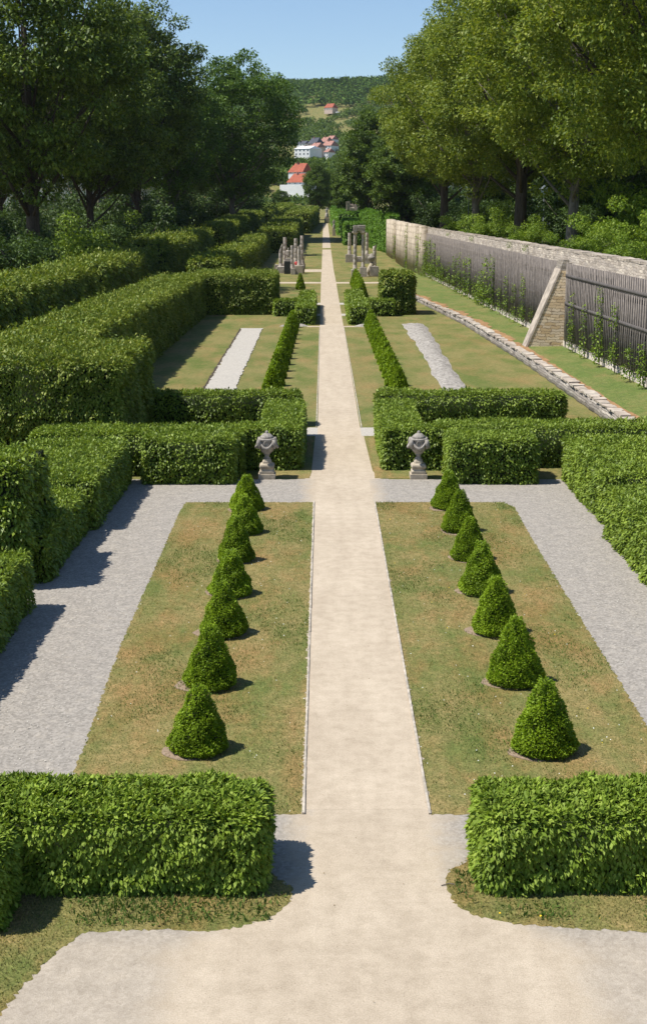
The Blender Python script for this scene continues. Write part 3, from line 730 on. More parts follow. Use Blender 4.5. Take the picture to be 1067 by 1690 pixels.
# tall hornbeam row on the left
tl = M['tall_leaf']
hedge('hornbeam_hedge', 'massive tall hornbeam block at the head of the inner left row', [(-17.2, -8.9, 54.5, 63.5, 0, 4.1)], tl, .16, 430, rr=.55, amp=.12, shoots=.06, corein=.35, upn=.1)
hedge('hornbeam_hedge', 'long tall inner hornbeam row shading the left lawn, ending in a cross block', [(-17.0, -12.3, 63.6, 98, 0, 4.05), (-17.0, -12.35, 97, 133.5, 0, 3.9), (-14, -5.5, 133, 144, 0, 3.9)], tl, .2, 230, rr=.45, amp=.12, shoots=.06, corein=.4, upn=.1)
def along(xf0, xf1, y0, y1, h, step=14):
    out = []; y = y0
    while y < y1-1:
        e = min(y+step, y1); g = hz((y+e)/2, 0)
        out.append((xf0((y+e)/2), xf1((y+e)/2), y, e+.3, g-1.5, g+h)); y = e
    return out
hedge('hornbeam_hedge', 'tall inner hornbeam row passing behind the left ruin columns', along(lambda y: -17, lambda y: -12.3, 162, 288, 4.5), tl, .4, 55, rr=.7, amp=.2, shoots=.05, corein=.5, upn=.1)
hedge('hornbeam_hedge', 'inner hornbeam row closing in on the path beyond the ruins, left side', along(lambda y: -15, lambda y: float(np.interp(y, [296, 400], [-7.4, -6.6])), 296, 392, 4.8), tl, .5, 36, rr=.7, amp=.2, shoots=.04, corein=.5, upn=.1)
hedge('hornbeam_hedge', 'farthest dark hornbeam row left of the path end', along(lambda y: -12, lambda y: float(np.interp(y, [400, 520], [-5.2, -2.6])), 400, 520, 6.0), tl, .6, 26, rr=.7, amp=.2, corein=.5, upn=.1)
hedge('hornbeam_hedge', 'outer tall hedge row on the left, nearest length beside the big trunk', along(lambda y: -27, lambda y: -22, 78, 128, 5.0), tl, .3, 80, rr=.9, amp=.3, shoots=.06, corein=.5, upn=.1)
hedge('hornbeam_hedge', 'outer tall hedge row on the left, second length with a lit top', along(lambda y: -27.5, lambda y: -22.3, 134, 176, 5.1), tl, .35, 60, rr=.9, amp=.3, shoots=.06, corein=.5, upn=.1)
hedge('hornbeam_hedge', 'outer tall hedge row on the left, third length behind the watermark bend', along(lambda y: -28, lambda y: -22, 184, 262, 6.2), tl, .42, 45, rr=.9, amp=.3, shoots=.06, corein=.5, upn=.1)['label'] = 'outer tall hedge row on the left, third length, level with the ruins'
hedge('hornbeam_hedge', 'outer tall hedge row on the left, fourth length before the white building', along(lambda y: -26, lambda y: float(np.interp(y, [280, 400], [-21, -18])), 280, 400, 6.5), tl, .5, 34, rr=.9, amp=.3, corein=.5, upn=.1)
hedge('hornbeam_hedge', 'outer tall hedge row on the left, farthest length below the white building', along(lambda y: -24, lambda y: float(np.interp(y, [410, 540], [-17, -13])), 410, 545, 6.5), tl, .6, 26, rr=.9, amp=.3, corein=.5, upn=.1)
# far figures
hedge('clipped_hedge', 'small clipped hedge figure beyond the left cone row, left of the path', [(-3.2, -1.55, 121, 130, 0, 1.65), (-5.6, -1.7, 131, 133.6, 0, 1.6), (-3.2, -1.6, 130, 147, 0, 1.6)], ml, .22, 190)
hedge('clipped_hedge', 'small clipped hedge figure beyond the right cone row, right of the path', [(1.6, 3.45, 121, 130.5, 0, 1.7), (3.0, 6.2, 131, 134, 0, 1.6), (1.7, 3.4, 130, 148, 0, 1.6)], ml, .22, 190)
hedge('hornbeam_hedge', 'tall square clipped block standing alone at the end of the right lawn', [(5.0, 8.3, 133, 139, 0, 4.1)], tl, .26, 150, rr=.5, amp=.12, corein=.3, upn=.1)
# lime green hedges and ivy wall on the right beyond the ruins
lm = M['lime_leaf']
hedge('ivy_hedge', 'bright green hedge block right of the path behind the ruined portico', along(lambda y: 4.4, lambda y: 9.4, 330, 372, 5.2), lm, .5, 40, rr=.5, amp=.15, corein=.45)
hedge('ivy_hedge', 'bright green hedge right of the path leading to the far statue', along(lambda y: float(np.interp(y, [386, 512], [3.6, 2.2])), lambda y: 10.5, 386, 520, 6.2), lm, .6, 26, rr=.5, amp=.2, corein=.45)
bx_ = []
for i in range(12):
    y = 292+i*3.6; x = 13.9-i*.38
    bx_.append((x-.6, x+1.6, y, y+4.2, -1, hz(y, 0)+8.3+.25*math.sin(i*1.3)))
hedge('ivy_hedge', 'bright ivy covered wall joining the pale ruin to the green hedge', bx_, lm, .45, 60, rr=.5, amp=.2, corein=.45)
def tallhedge_far():
    bb = []
    for i in range(14):
        y = 336+i*10; x = 9.6-.0*i; g = hz(y, 0)
        bb.append((x, x+4.0, y, y+11, g-1, g+7.0+.3*math.sin(i)))
    hedge('ivy_hedge', 'tall bright green hedge behind the green block, right of the far path', bb, lm, .55, 30, rr=.5, amp=.25, corein=.45)
tallhedge_far()

# ---------------- clipped yew cones ----------------
def cone_bush(seed, h=1.5, r=.585, n=15000, leaf=.046):
    rs = np.random.default_rng(seed)
    def rad(t): return r*np.where(t < .10, .86+.14*np.sin(np.clip(t/.10, 0, 1)*math.pi/2), 1.0)*(1-np.clip((t-.04)/.96, 0, 1))**.86+.004
    t = 1-np.sqrt(1-rs.random(n)*.992); az = rs.random(n)*2*math.pi
    rr_ = rad(t)
    ca, sa = np.cos(az), np.sin(az)
    nrm = np.stack([ca, sa, np.full(n, .38)], 1)
    P = np.stack([ca*rr_, sa*rr_, t*h+.04], 1)
    nrm = unit(nrm)
    b = .022*(np.sin(az*7+t*9)+np.sin(az*3-t*17+seed)+.7*np.sin(az*13+t*31))
    P += nrm*(b-rs.random(n)**1.5*.05)[:, None]
    rnd = rs.normal(size=(n, 3))
    T = nrm*.7+rnd*.6+np.array([0, 0, .05]); Nn = nrm*.8+rnd[:, ::-1]*.6+np.array([0, 0, .7])
    L = leaf*(.7+.7*rs.random(n)); V, Fc = leaves(P, T, Nn, L, L*.3)
    # twiggy core
    nv = len(V); k = 14; cv = []
    zs = [0.0, .1, .3, .55, .8, .93]
    for z in zs:
        R_ = max(.01, float(rad(np.array([z]))[0])-.085)
        for j in range(k): a = 2*math.pi*j/k; cv.append((R_*math.cos(a), R_*math.sin(a), z*h))
    cf = [(nv+i*k+j, nv+i*k+(j+1) % k, nv+(i+1)*k+(j+1) % k, nv+(i+1)*k+j) for i in range(len(zs)-1) for j in range(k)]
    V = np.concatenate([V, np.array(cv)])
    return mesh_np('yew_cone', V, [Fc, np.array(cf)], [M['yew_leaf'], M['core']], None, np.concatenate([np.zeros(len(Fc)), np.ones(len(cf))]))
protos = [cone_bush(3), cone_bush(11), cone_bush(23)]
far_proto = [cone_bush(5, n=3000, leaf=.12), cone_bush(8, n=3000, leaf=.12)]
used = set()
def place(proto, loc, sc, rz):
    if proto.name in used:
        o = proto.copy(); C.objects.link(o)
    else: o = proto; used.add(proto.name)
    o.location = loc; o.scale = sc; o.rotation_euler = (0, 0, rz); return o
nl = [(-3.10, 23.8), (-3.16, 27.3), (-3.12, 30.9), (-3.2, 34.3), (-3.28, 37.8), (-3.24, 41.3), (-3.36, 44.7)]
nr = [(3.45, 23.75), (3.43, 27.5), (3.45, 31.0), (3.5, 34.45), (3.56, 38.0), (3.6, 41.5), (3.56, 44.9)]
Ls = [(.98, .98, .92), (.99, .99, .98), (1, 1, .92), (1, 1, .88), (.92, .92, .95), (1, 1, .88), (1.02, 1.02, .86)]
Rs = [(1.04, 1.04, 1.0), (1.05, 1.05, 1.04), (1, 1, 1.0), (1.02, 1.02, 1.0), (.95, .95, .9), (.98, .98, .96), (1.0, 1.0, .92)]
words = ['nearest', 'second', 'third', 'fourth', 'fifth', 'sixth', 'farthest']
for side, lst, scs in (('left', nl, Ls), ('right', nr, Rs)):
    for i, (x, y) in enumerate(lst):
        o = place(protos[(i+(side == 'right')) % 3], (x, y, .01), scs[i], random.uniform(0, 6.28))
        o.rotation_euler[0] = random.uniform(-.025, .025); o.rotation_euler[1] = random.uniform(-.03, .03)
        lab = '%s clipped yew cone in the front row on the %s lawn' % (words[i], side) if i in (0, 6) else '%s clipped yew cone from the front in the %s lawn row' % (words[i], side)
        tag(o, lab, 'topiary cone', 'clipped yew cones on the front lawns')
        # worn soil round each foot
        pts = []
        for k in range(26):
            a = 2*math.pi*k/26; q = .57+.10*math.sin(a*2+i)+random.uniform(-.04, .04)
            pts.append((x-.10+q*1.0*math.cos(a), y+.04+q*(.9+.12*math.sin(3*a+i*1.3))*math.sin(a)))
        structure(MB().poly(pts, .0, .019).build('soil_patch', M['soil']))
nfar = 13
for side, sx in (('left', -3.6), ('right', 3.45)):
    for i in range(nfar):
        y = 74.2+i*3.68
        o = place(far_proto[i % 2], (sx+(.0 if side == 'right' else .12*(i/12)), y, 0), (1.0, 1.0, 1.08+random.uniform(-.05, .05)), random.uniform(0, 6.28))
        tag(o, '%s clipped yew cone from the front in the middle garden row, %s side' % (ordn[i], side), 'topiary cone', 'clipped yew cones in the middle garden')
o = place(far_proto[0], (-3.75, 177, 0), (1.05, 1.05, 1.5), 0); tag(o, 'lone slender yew cone before the left ruin', 'topiary cone', 'yew cones before the ruins')
for i, y in enumerate((158, 164, 170, 176, 182, 188)):
    o = place(far_proto[i % 2], (3.75, y, 0), (1.25, 1.25, 1.6), i); tag(o, '%s yew cone from the front in the short row before the right ruin' % ordn[i], 'topiary cone', 'yew cones before the ruins')

# ---------------- stone urns ----------------
def urn():
    u = empty('stone_urn')
    p = MB()
    p.lathe([(.36, 0), (.36, .13), (.345, .14)], 4, square=False) if False else None
    p.box(-.35, .35, -.35, .35, 0, .2, 0, .012); p.box(-.30, .30, -.30, .30, .203, .31, 0, .02)
    p.lathe([(.30, .312), (.255, .37), (.25, .42)], 32, square=True)
    prof = [(.25, .423), (.285, .44), (.29, .50), (.275, .56), (.22, .60), (.19, .61)]
    p.lathe(prof, 64, square=True)
    for k in range(-5, 6):
        for sgn in (-1, 1):
            p.tube([(k*.05, sgn*.284, .435), (k*.05, sgn*.296, .50), (k*.046, sgn*.272, .565)], .017, 6)
            p.tube([(sgn*.284, k*.05, .435), (sgn*.296, k*.05, .50), (sgn*.272, k*.046, .565)], .017, 6)
    p.lathe([(.19, .612), (.185, .68), (.165, .72), (.14, .78)], 16, square=True)
    p.build('pedestal', M['ped'], u)
    b = MB()
    b.lathe([(.14, .781), (.15, .80), (.085, .86), (.08, .90), (.13, .94), (.10, .96), (.16, 1.0), (.26, 1.10), (.32, 1.22), (.345, 1.36), (.33, 1.48), (.36, 1.53), (.375, 1.56), (.36, 1.60), (.30, 1.61)], 40, wob=.003)
    b.build('bowl', M['urn'], u)
    l = MB(); l.lathe([(.27, 1.612), (.275, 1.645), (.24, 1.69), (.17, 1.75), (.12, 1.79), (.06, 1.81), (.075, 1.84), (.05, 1.88), (.015, 1.90)], 36, flute=.045); l.build('lid', M['urn'], u)
    for q in range(4):
        g = MB()
        a0 = q*math.pi/2+math.pi/4
        pts = []; rad = []
        for k in range(11):
            t = k/10; a = a0+(t-.5)*math.pi/2*.96
            sag = math.sin(t*math.pi); pts.append(((.385+.05*sag)*math.cos(a), (.385+.05*sag)*math.sin(a), 1.50-.26*sag)); rad.append(.032+.028*sag)
        g.tube(pts, rad, 8)
        g.build('garland', M['urn'], u)
    for q in range(4):
        a = q*math.pi/2; c, s = math.cos(a), math.sin(a)
        g = MB(); g.tube([(.43*c, .43*s, 1.58), (.455*c, .455*s, 1.42), (.45*c, .45*s, 1.22)], [.075, .10, .045], 8)
        g.build('boss', M['urn'], u)
    for q in range(4):
        a = q*math.pi/2+math.pi/2*0
        a = -math.pi/2+q*math.pi/2+math.pi/4
        pts = [(.36*math.cos(a)-.1*math.sin(a)*math.sin(t), .36*math.sin(a)+.1*math.cos(a)*math.sin(t), 1.42+.12*math.cos(t)) for t in np.linspace(0, 2*math.pi, 13)]
        MB().tube(pts, .018, 5).build('medallion', M['urn'], u)
    return u
u1 = urn(); u1.location = (-2.89, 50.2, .0); u1.rotation_euler = (0, 0, math.pi/4*0)
u1.scale = (.93, .93, .97)
tag(u1, 'carved stone urn with swags on a pedestal, left of the path', 'urn', 'stone urns flanking the path')
for ch in u1.children:
    if ch.name.startswith(('garland', 'medallion', 'bowl', 'lid', 'boss')): ch.rotation_euler = (0, 0, math.pi/4)
u2 = dup(u1, (2.9, 50.2, 0)); tag(u2, 'carved stone urn with swags on a pedestal, right of the path', 'urn', 'stone urns flanking the path')

# ---------------- ruins ----------------
def P3(px, D, z=None):
    """world x of a photo column at depth D"""
    return CAMX+(px-533.5)*(D*.98+1.6)/F
def column_shaft(h, r, broken=0.0, n=14):
    m = MB(); prof = [(r*1.15, 0), (r*1.15, .12), (r*1.0, .2)]
    k = int(h/.75)
    for i in range(1, k+1):
        z = h*i/k; q = r*(1-.16*i/k); prof += [(q*1.0, z-.05), (q*.965, z-.02), (q*1.0, z)]
    m.lathe(prof, n, wob=r*.035)
    if broken:
        zt = max(v.co.z for v in m.bm.verts)
        for v in m.bm.verts:
            lim = zt-broken*.5-(v.co.x)*-broken/(2*r)
            if v.co.z > lim: v.co.z = lim+random.uniform(-.06, .06)
    return m
def ruin_column(px, D, ytop, ybase, wpx, label, broken=0, block=None, group='columns of the left ruin'):
    sc = (D*.98+1.6)/F; x = P3(px, D); h = (ybase-ytop)*sc; g = hz(D, 0)
    e = empty('ruined_column', (x, D, g)); r = wpx*sc/2
    b0 = block[1] if block else .35
    s = column_shaft(h, r, broken).build('shaft', M['ruin'], e); s.location = (0, 0, b0)
    bw = block[0] if block else r*1.5
    MB().box(-bw, bw, -bw, bw, -.2, b0, .05, .06).build('base', M['ruin'], e)
    tag(e, label, 'column', group); return e
GL = 'columns of the left ruin'
ruin_column(463, 229, 396, 437, 6.6, 'leftmost stone column of the left ruin, with a slanted broken top', 1.6, (.75, .7))
ruin_column(470, 240, 385, 428, 6.6, 'tall stone column second from left in the left ruin', 0, (.6, 1.0))
ruin_column(482, 226, 401, 438, 6.3, 'shorter stone column in the middle front of the left ruin', 0, (.6, .8))
ruin_column(488, 246, 385, 424, 6.6, 'tall stone column at the middle back of the left ruin', 0, (.6, .9))
ruin_column(493.5, 225, 401, 436, 6.6, 'broken topped stone column at the front right of the left ruin', .6, (.85, 1.3))
ruin_column(498, 243, 382, 428, 6.2, 'tallest stone column at the right end of the left ruin', 0, (.6, .8))
def skin_fig(name, segs, mat, parent, loc=(0, 0, 0), lev=1):
    me = bpy.data.meshes.new(name); vs_ = []; rad = []; ed = []; ix = {}
    for a, b in segs:
        for k in (a, b):
            if k[0] not in ix: ix[k[0]] = len(vs_); vs_.append(k[1]); rad.append(k[2])
        ed.append((ix[a[0]], ix[b[0]]))
    me.from_pydata(vs_, ed, []); o = bpy.data.objects.new(name, me); C.objects.link(o)
    if parent: o.parent = parent
    o.location = loc
    sm = o.modifiers.new('skin', 'SKIN'); sm.use_smooth_shade = True
    for i, r_ in enumerate(rad): me.skin_vertices[0].data[i].radius = (r_, r_) if not hasattr(r_, '__len__') else r_
    me.skin_vertices[0].data[0].use_root = True
    ss = o.modifiers.new('sub', 'SUBSURF'); ss.levels = lev; ss.render_levels = lev
    me.materials.append(mat); return o
def figure(name, mat, parent, s=1.0, arm=0):
    J = {'pel': ((0, 0, .95), (.17, .12)), 'che': ((0, 0, 1.32), (.19, .13)), 'nec': ((0, 0, 1.5), .06), 'hea': ((0, -.02, 1.62), (.085, .1)), 'top': ((0, -.01, 1.73), .08),
         'shl': ((-.2, 0, 1.43), .06), 'ell': ((-.27, -.02, 1.15), .045), 'hal': ((-.22, -.18, .98), .035), 'shr': ((.2, 0, 1.43), .06),
         'elr': ((.3, -.05, 1.2+.2*arm), .045), 'har': ((.34, -.18, 1.05+.7*arm), .035),
         'hil': ((-.1, 0, .88), .1), 'knl': ((-.11, -.03, .48), .07), 'anl': ((-.12, 0, .08), .05), 'tol': ((-.13, -.15, .04), .04),
         'hir': ((.1, 0, .88), .1), 'knr': ((.12, -.07, .48), .07), 'anr': ((.12, .03, .08), .05), 'tor': ((.14, -.12, .04), .04)}
    J = {k: (k, tuple(c*s for c in v[0]), tuple(c*s for c in v[1]) if hasattr(v[1], '__len__') else v[1]*s) for k, v in J.items()}
    E_ = [('pel', 'che'), ('che', 'nec'), ('nec', 'hea'), ('hea', 'top'), ('che', 'shl'), ('shl', 'ell'), ('ell', 'hal'), ('che', 'shr'), ('shr', 'elr'), ('elr', 'har'),
          ('pel', 'hil'), ('hil', 'knl'), ('knl', 'anl'), ('anl', 'tol'), ('pel', 'hir'), ('hir', 'knr'), ('knr', 'anr'), ('anr', 'tor')]
    return skin_fig(name, [(J[a], J[b]) for a, b in E_], mat, parent)
# person in a red shirt standing among the columns
M['skin'] = plainmat('skin', (.55, .34, .25), .05, 20); M['red'] = plainmat('red_cloth', (.62, .09, .09), .15, 8); M['jeans'] = plainmat('dark_trousers', (.05, .05, .08), .15, 8); M['hair'] = plainmat('brown_hair', (.06, .035, .02), .2, 20)
pe = empty('person', (P3(488.6, 236), 236, 0)); tag(pe, 'person in a red shirt and dark trousers standing among the left ruin columns', 'person')
figure('body', M['skin'], pe, 1.0)
sh = MB(); sh.lathe([(.19, .92), (.20, 1.0), (.205, 1.2), (.23, 1.38), (.17, 1.49), (.08, 1.52)], 16)
sh.tube([(-.2, 0, 1.43), (-.275, -.02, 1.16)], [.095, .075], 10); sh.tube([(.2, 0, 1.43), (.3, -.05, 1.2)], [.095, .075], 10); sh.build('shirt', M['red'], pe)
tr2 = MB(); tr2.lathe([(.185, .8), (.195, .9), (.185, .98)], 14); tr2.tube([(-.1, 0, .9), (-.11, -.03, .48), (-.12, 0, .1)], [.12, .095, .075], 10); tr2.tube([(.1, 0, .9), (.12, -.07, .48), (.12, .03, .1)], [.12, .095, .075], 10); tr2.build('trousers', M['jeans'], pe)
hb = MB(); hb.lathe([(.1, 1.62), (.112, 1.68), (.11, 1.74), (.07, 1.80), (.01, 1.82)], 12, cy=.02); hb.build('hair', M['hair'], pe)
# statue fragment and slab in the left ruin
def block(name, px0, px1, D, y0, y1, mat, label, cat, depth=.9, jit=.06):
    sc = (D*.98+1.6)/F; g = hz(D, 0)
    e = MB().box(P3(px0, D), P3(px1, D), D, D+depth, g-.1, g+(y1-y0)*sc, jit, .05).build(name, mat); tag(e, label, cat); return e
block('stone_slab', 468.5, 479, 222, 430, 451, M['slate'], 'dark upright slab standing in front of the left ruin', 'slab', .35, .02)
block('carved_block', 471, 480, 226, 424, 448, M['ruin'], 'pale carved block behind the dark slab in the left ruin', 'stone block', 1.0)
block('stone_block', 453, 460.5, 231, 430, 441, M['ruin'], 'low stone block at the left edge of the left ruin', 'stone block', 1.2)
block('stone_block', 457, 469, 224.5, 436, 447, M['ruin'], 'rough low stone block left of the dark slab', 'stone block', 1.2)
block('stone_block', 480, 487, 220, 441, 451, M['ruin'], 'rough low stone block right of the dark slab', 'stone block', 1.0)
block('stone_block', 486, 499.5, 221, 436, 450, M['ped'], 'wide tan stone block under the right columns of the left ruin', 'stone block', 1.2)
fg = empty('stone_figure', (P3(475.5, 233), 233, 1.3)); figure('body', M['ruin'], fg, 1.55, .3); MB().box(-.5, .5, -.5, .5, -1.35, .03, .04, .05).build('plinth', M['ruin'], fg)
tag(fg, 'weathered grey stone figure between the two left columns of the left ruin', 'statue')
tk = MB(); tk.tube([(0, 0, 0), (.25, -.1, 1.2), (.1, 0, 2.2), (.4, .1, 3.1), (.35, 0, 4.0)], [.14, .12, .09, .06, .03], 7); tk.tube([(.1, 0, 2.2), (-.2, 0, 2.9), (-.3, 0, 3.6)], [.07, .05, .02], 6)
tk = tk.build('twisted_stem', M['bark2']); tk.location = (P3(500, 224), 224, 0); tag(tk, 'pale twisted stem leaning at the right edge of the left ruin', 'stem')
# right ruin: portico
sc = (211*.98+1.6)/F
po = empty('ruined_portico', (P3(592, 212), 212, 0)); tag(po, 'ruined portico of two stone columns carrying a broken lintel, right of the path', 'ruin')
def X_(px): return P3(px, 212)-po.location.x
for px, bw, bz, w in ((585.5, .55, 1.15, 6.8), (598.5, .55, 1.5, 6.4)):
    s = column_shaft((457-386)*sc-bz-.0, w*sc/2).build('column', M['ruin'], po); s.location = (X_(px), 0, bz)
    MB().box(X_(px)-bw, X_(px)+bw, -bw, bw, -.2, bz, .06, .07).build('plinth', M['ruin'], po)
    zt = (457-386)*sc
    MB().lathe([(.3, zt-.15), (.34, zt), (.5, zt+.12), (.55, zt+.2), (.52, zt+.27)], 14, X_(px), 0, .02).build('capital', M['ruin'], po)
zt += .275
MB().box(X_(582.5), X_(589), -.55, .5, zt, zt+.95, .04, .07).build('impost', M['ruin'], po)
MB().box(X_(589.2), X_(602), -.5, .5, zt+.03, zt+.45, .04, .05).build('lintel', M['ped'], po)
MB().box(X_(589.3), X_(602), -.55, .52, zt+.47, zt+.98, .04, .06).build('cornice', M['ruin'], po)
ruin_column(576.3, 262, 385, 420, 6.2, 'slender back column left of the right ruin portico', 0, (.75, 1.5), 'back columns of the right ruin')
ruin_column(605, 258, 386, 421, 5.8, 'slender back column right of the portico lintel', 0, (.75, 1.7), 'back columns of the right ruin')
ruin_column(617.5, 222, 404, 441, 6.6, 'grey column stump behind the stone vase of the right ruin', .3, (.7, 1.0), 'back columns of the right ruin')
block('stone_block', 585, 602, 262.8, 424, 433, M['ruin'], 'long low stone block between the back columns of the right ruin', 'stone block', .8)
vb = empty('broken_vase', (P3(612, 214), 214, 0)); tag(vb, 'broken stone vase on carved rubble blocks at the right of the portico', 'vase')
MB().box(-.25, 1.15, -.6, .6, -.1, 1.55, .1, .12).build('block', M['ruin'], vb)
MB().tube([(-.45, -.1, .2), (-.3, -.1, 1.0), (.1, -.05, 1.9), (.45, 0, 2.1)], [.45, .45, .38, .25], 9).build('carved_scroll', M['ped'], vb, .05)
MB().lathe([(.2, 1.95), (.18, 2.2), (.35, 2.4), (.58, 2.75), (.62, 3.0), (.5, 3.1), (.35, 3.3), (.2, 3.5), (.06, 3.6)], 16, .05, 0, .02).build('bowl', M['urn'], vb)
MB().box(-.95, -.3, -.5, .4, -.1, .9, .1, .1).build('rubble', M['ruin'], vb)
# statues at the end of the path
st = empty('path_statue', (P3(539, 516), 516, hz(516, 0))); tag(st, 'grey stone statue on a pedestal closing the far end of the path', 'statue')
MB().box(-.9, .9, -.9, .9, -.3, 1.9, .02, .08).build('pedestal', M['ped'], st)
MB().lathe([(.75, 1.9), (.8, 2.4), (.55, 3.3), (.45, 3.8)], 12, wob=.08).build('drapery', M['ruin'], st)
f_ = figure('figure', M['ruin'], st, 2.3, .8); f_.location = (0, 0, 1.85)
s2 = empty('path_statue', (P3(550.5, 386), 383, hz(383, 0))); tag(s2, 'dark statue on a pale plinth at the right edge of the path', 'statue')
MB().box(-.45, .45, -.45, .45, -.2, 1.9, .02, .05).build('pedestal', M['ped'], s2)
f_ = figure('figure', M['urn'], s2, 1.6, .2); f_.location = (0, 0, 1.88)
MB().lathe([(.35, 1.9), (.42, 2.3), (.3, 3.0), (.24, 3.3)], 10, wob=.04).build('drapery', M['urn'], s2)
bn = empty('round_table_stone', (-11.5, 206, 0))
C.objects.unlink(bn); bpy.data.objects.remove(bn)
# remains of pink walls under the far right trees
def far_wall(px0, px1, D, z0, z1, mat, label, cat='wall'):
    m = MB().box(P3(px0, D), P3(px1, D), D, D+1.5, z0, z1, .15, .08).build('ruined_gatepost' if px1-px0 < 12 else 'ruined_wall', mat); tag(m, label, cat); return m
zy = lambda y, D: 10-(y-350)*(D*.98+1.6)/F/.98
far_wall(571, 577, 402, 2, zy(334, 402), M['pale'], 'white stone gatepost above the green hedge, left of the pink wall')
far_wall(577, 584, 400, 2, zy(343, 400), M['pale'], 'lower pale stone pier beside the white gatepost')
far_wall(577.3, 590, 403.5, 2, zy(337, 403), M['pink'], 'pinkish rubble wall right of the white gatepost')
far_wall(592, 618, 409, 2, zy(341, 409), M['pink'], 'long pinkish rubble wall under the dark tree')
far_wall(637, 646, 330, 2, zy(340, 330), M['pale'], 'pale pier in the dark gap under the right trees')

# ---------------- trees ----------------
oakA = tree_proto('oak_tree', 46, 13, 1.0, M['oak'], M['bark'], .56, 44, 250, .22, seed=4, hrx=.18)
oakB = tree_proto('oak_tree', 46, 13, .8, M['oak'], M['bark'], .56, 44, 250, .2, seed=9, hrx=.18)
mapA = tree_proto('maple_tree', 48, 14, .8, M['oak2'], M['bark2'], .56, 40, 290, .16, seed=15, hrx=.17)
limeA = tree_proto('lime_tree', 34, 11, .62, M['lime'], M['bark2'], .36, 88, 260, .14, seed=21, hrx=.17)
limeB = tree_proto('lime_tree', 36, 12, .85, M['lime'], M['bark'], .36, 92, 260, .16, seed=33, hrx=.17)
chA = tree_proto('chestnut_tree', 36, 8.5, .8, M['chest'], M['bark'], .6, 60, 190, .12, seed=41, hrx=.22)
usedt = set()
def tree(proto, x, y, label, s=1.0, sz=None, rz=None, g=None, group=None, z=None):
    loc = (x, y, hz(y, x) if z is None else z)
    sc_ = (s, s, sz or s)
    if proto.name in usedt: o = dup(proto, loc)
    else: o = proto; usedt.add(proto.name)
    o.location = loc; o.scale = sc_; o.rotation_euler = (0, 0, random.uniform(0, 6.28) if rz is None else rz)
    tag(o, label, 'tree', group); return o
GLT, GRT = 'old trees left of the garden', 'lime trees behind the garden wall'
tree(oakA, -37.5, 172, 'huge dark oak with a thick leaning trunk at the left frame edge', 1.0, rz=.5, group=GLT)
tree(oakB, -41.5, 238, 'dark oak whose grey trunk rises right of the thickest trunk', .98, rz=2, group=GLT)
tree(oakB, -39.5, 285, 'dark oak reaching highest beside the sky gap on the left', 1.12, 1.18, rz=4.1, group=GLT)
tree(mapA, -24, 352, 'round crowned maple bordering the sky on the left, with a pale slender trunk', 1.1, 1.0, rz=1.2, group=GLT)
tree(mapA, -37, 322, 'dark maple between the round maple and the oaks', .95, .95, rz=3.3, group=GLT)
tree(oakA, -64, 196, 'oak cut by the left frame edge behind the huge oak', .95, rz=2.6, group=GLT)
tree(oakB, -58, 232, 'oak standing behind the huge oak with its thin trunk just left of it', .9, rz=5.5, group=GLT)
tree(oakA, -72, 300, 'far oak filling the left background, partly hiding the pale palace', 1.0, rz=4, group=GLT)
tree(mapA, -52, 355, 'far maple in the dark mass left of the round maple', 1.0, rz=5, group=GLT)
tree(mapA, -27.5, 440, 'tree beyond the round maple, low at the edge of the view of the white building', .62, .62, rz=.3, group=GLT)
tree(oakB, -42, 410, 'oak deep behind the round maple on the left', .85, rz=.8, group=GLT)
tree(oakA, -90, 260, 'oak outermost in the left background', 1.0, rz=1.8, group=GLT)
# right
PZ = 5.8
tree(limeB, 27, 112, 'yellow green lime nearest the camera, cut by the right frame edge', 1.0, rz=.4, z=PZ, group=GRT)
tree(limeA, 25, 141, 'lime with twin grey trunks behind the near trellis, right half of the wall', 1.0, 1.05, rz=2.2, z=PZ, group=GRT)
tree(limeB, 25, 178, 'large lime with a thick dark trunk above the middle of the wall', 1.05, 1.08, rz=3.3, z=PZ, group=GRT)
tree(limeA, 22.5, 207, 'lime with a slender reddish trunk left of the thick dark trunk', 1.1, 1.18, rz=5, z=PZ, group=GRT)
tree(limeB, 21.0, 245, 'lime bordering the sky on the right, above the end of the trellis', .98, 1.1, rz=1, z=PZ, group=GRT)
tree(limeA, 38, 150, 'lime in the second rank at the right frame edge', 1.0, 1.15, rz=4, z=PZ, group=GRT)
tree(limeB, 39, 200, 'lime in the second rank behind the thick dark trunk', 1.1, 1.1, rz=5.8, z=PZ, group=GRT)
tree(limeA, 36, 250, 'lime in the second rank behind the slender reddish trunk', 1.1, 1.1, rz=.1, z=PZ, group=GRT)
tree(limeB, 52, 230, 'lime far in the right background', 1.1, 1.1, rz=2.8, z=PZ, group=GRT)
tree(limeA, 50, 175, 'lime outermost on the right, filling the frame edge from behind', 1.1, 1.2, rz=2.8, z=PZ, group=GRT)
tree(chA, 17.5, 300, 'dark chestnut over the pale ruined wall, lower left of the limes', .95, .8, rz=.5, z=3, group='chestnuts along the far right side')
tree(chA, 11.8, 385, 'dark rounded chestnut bordering the view of the hill', .98, 1.0, rz=2, group='chestnuts along the far right side')
tree(chA, 23, 352, 'dark chestnut between the limes and the rounded chestnut', 1.1, 1.0, rz=3, group='chestnuts along the far right side')
tree(chA, 7.5, 440, 'mid green tree right above the far end of the path', .62, .72, rz=4, group='chestnuts along the far right side')
tree(chA, -3.5, 545, 'small rounded tree left above the far end of the path', .62, .66, rz=1.1, group='chestnuts along the far right side')
tree(chA, 2.5, 560, 'low tree directly behind the path end statue', .6, .55, rz=5.2, group='chestnuts along the far right side')
tree(chA, -20, 600, 'low tree beneath the white building on the left', .5, .3, rz=2.2, group='chestnuts along the far right side')
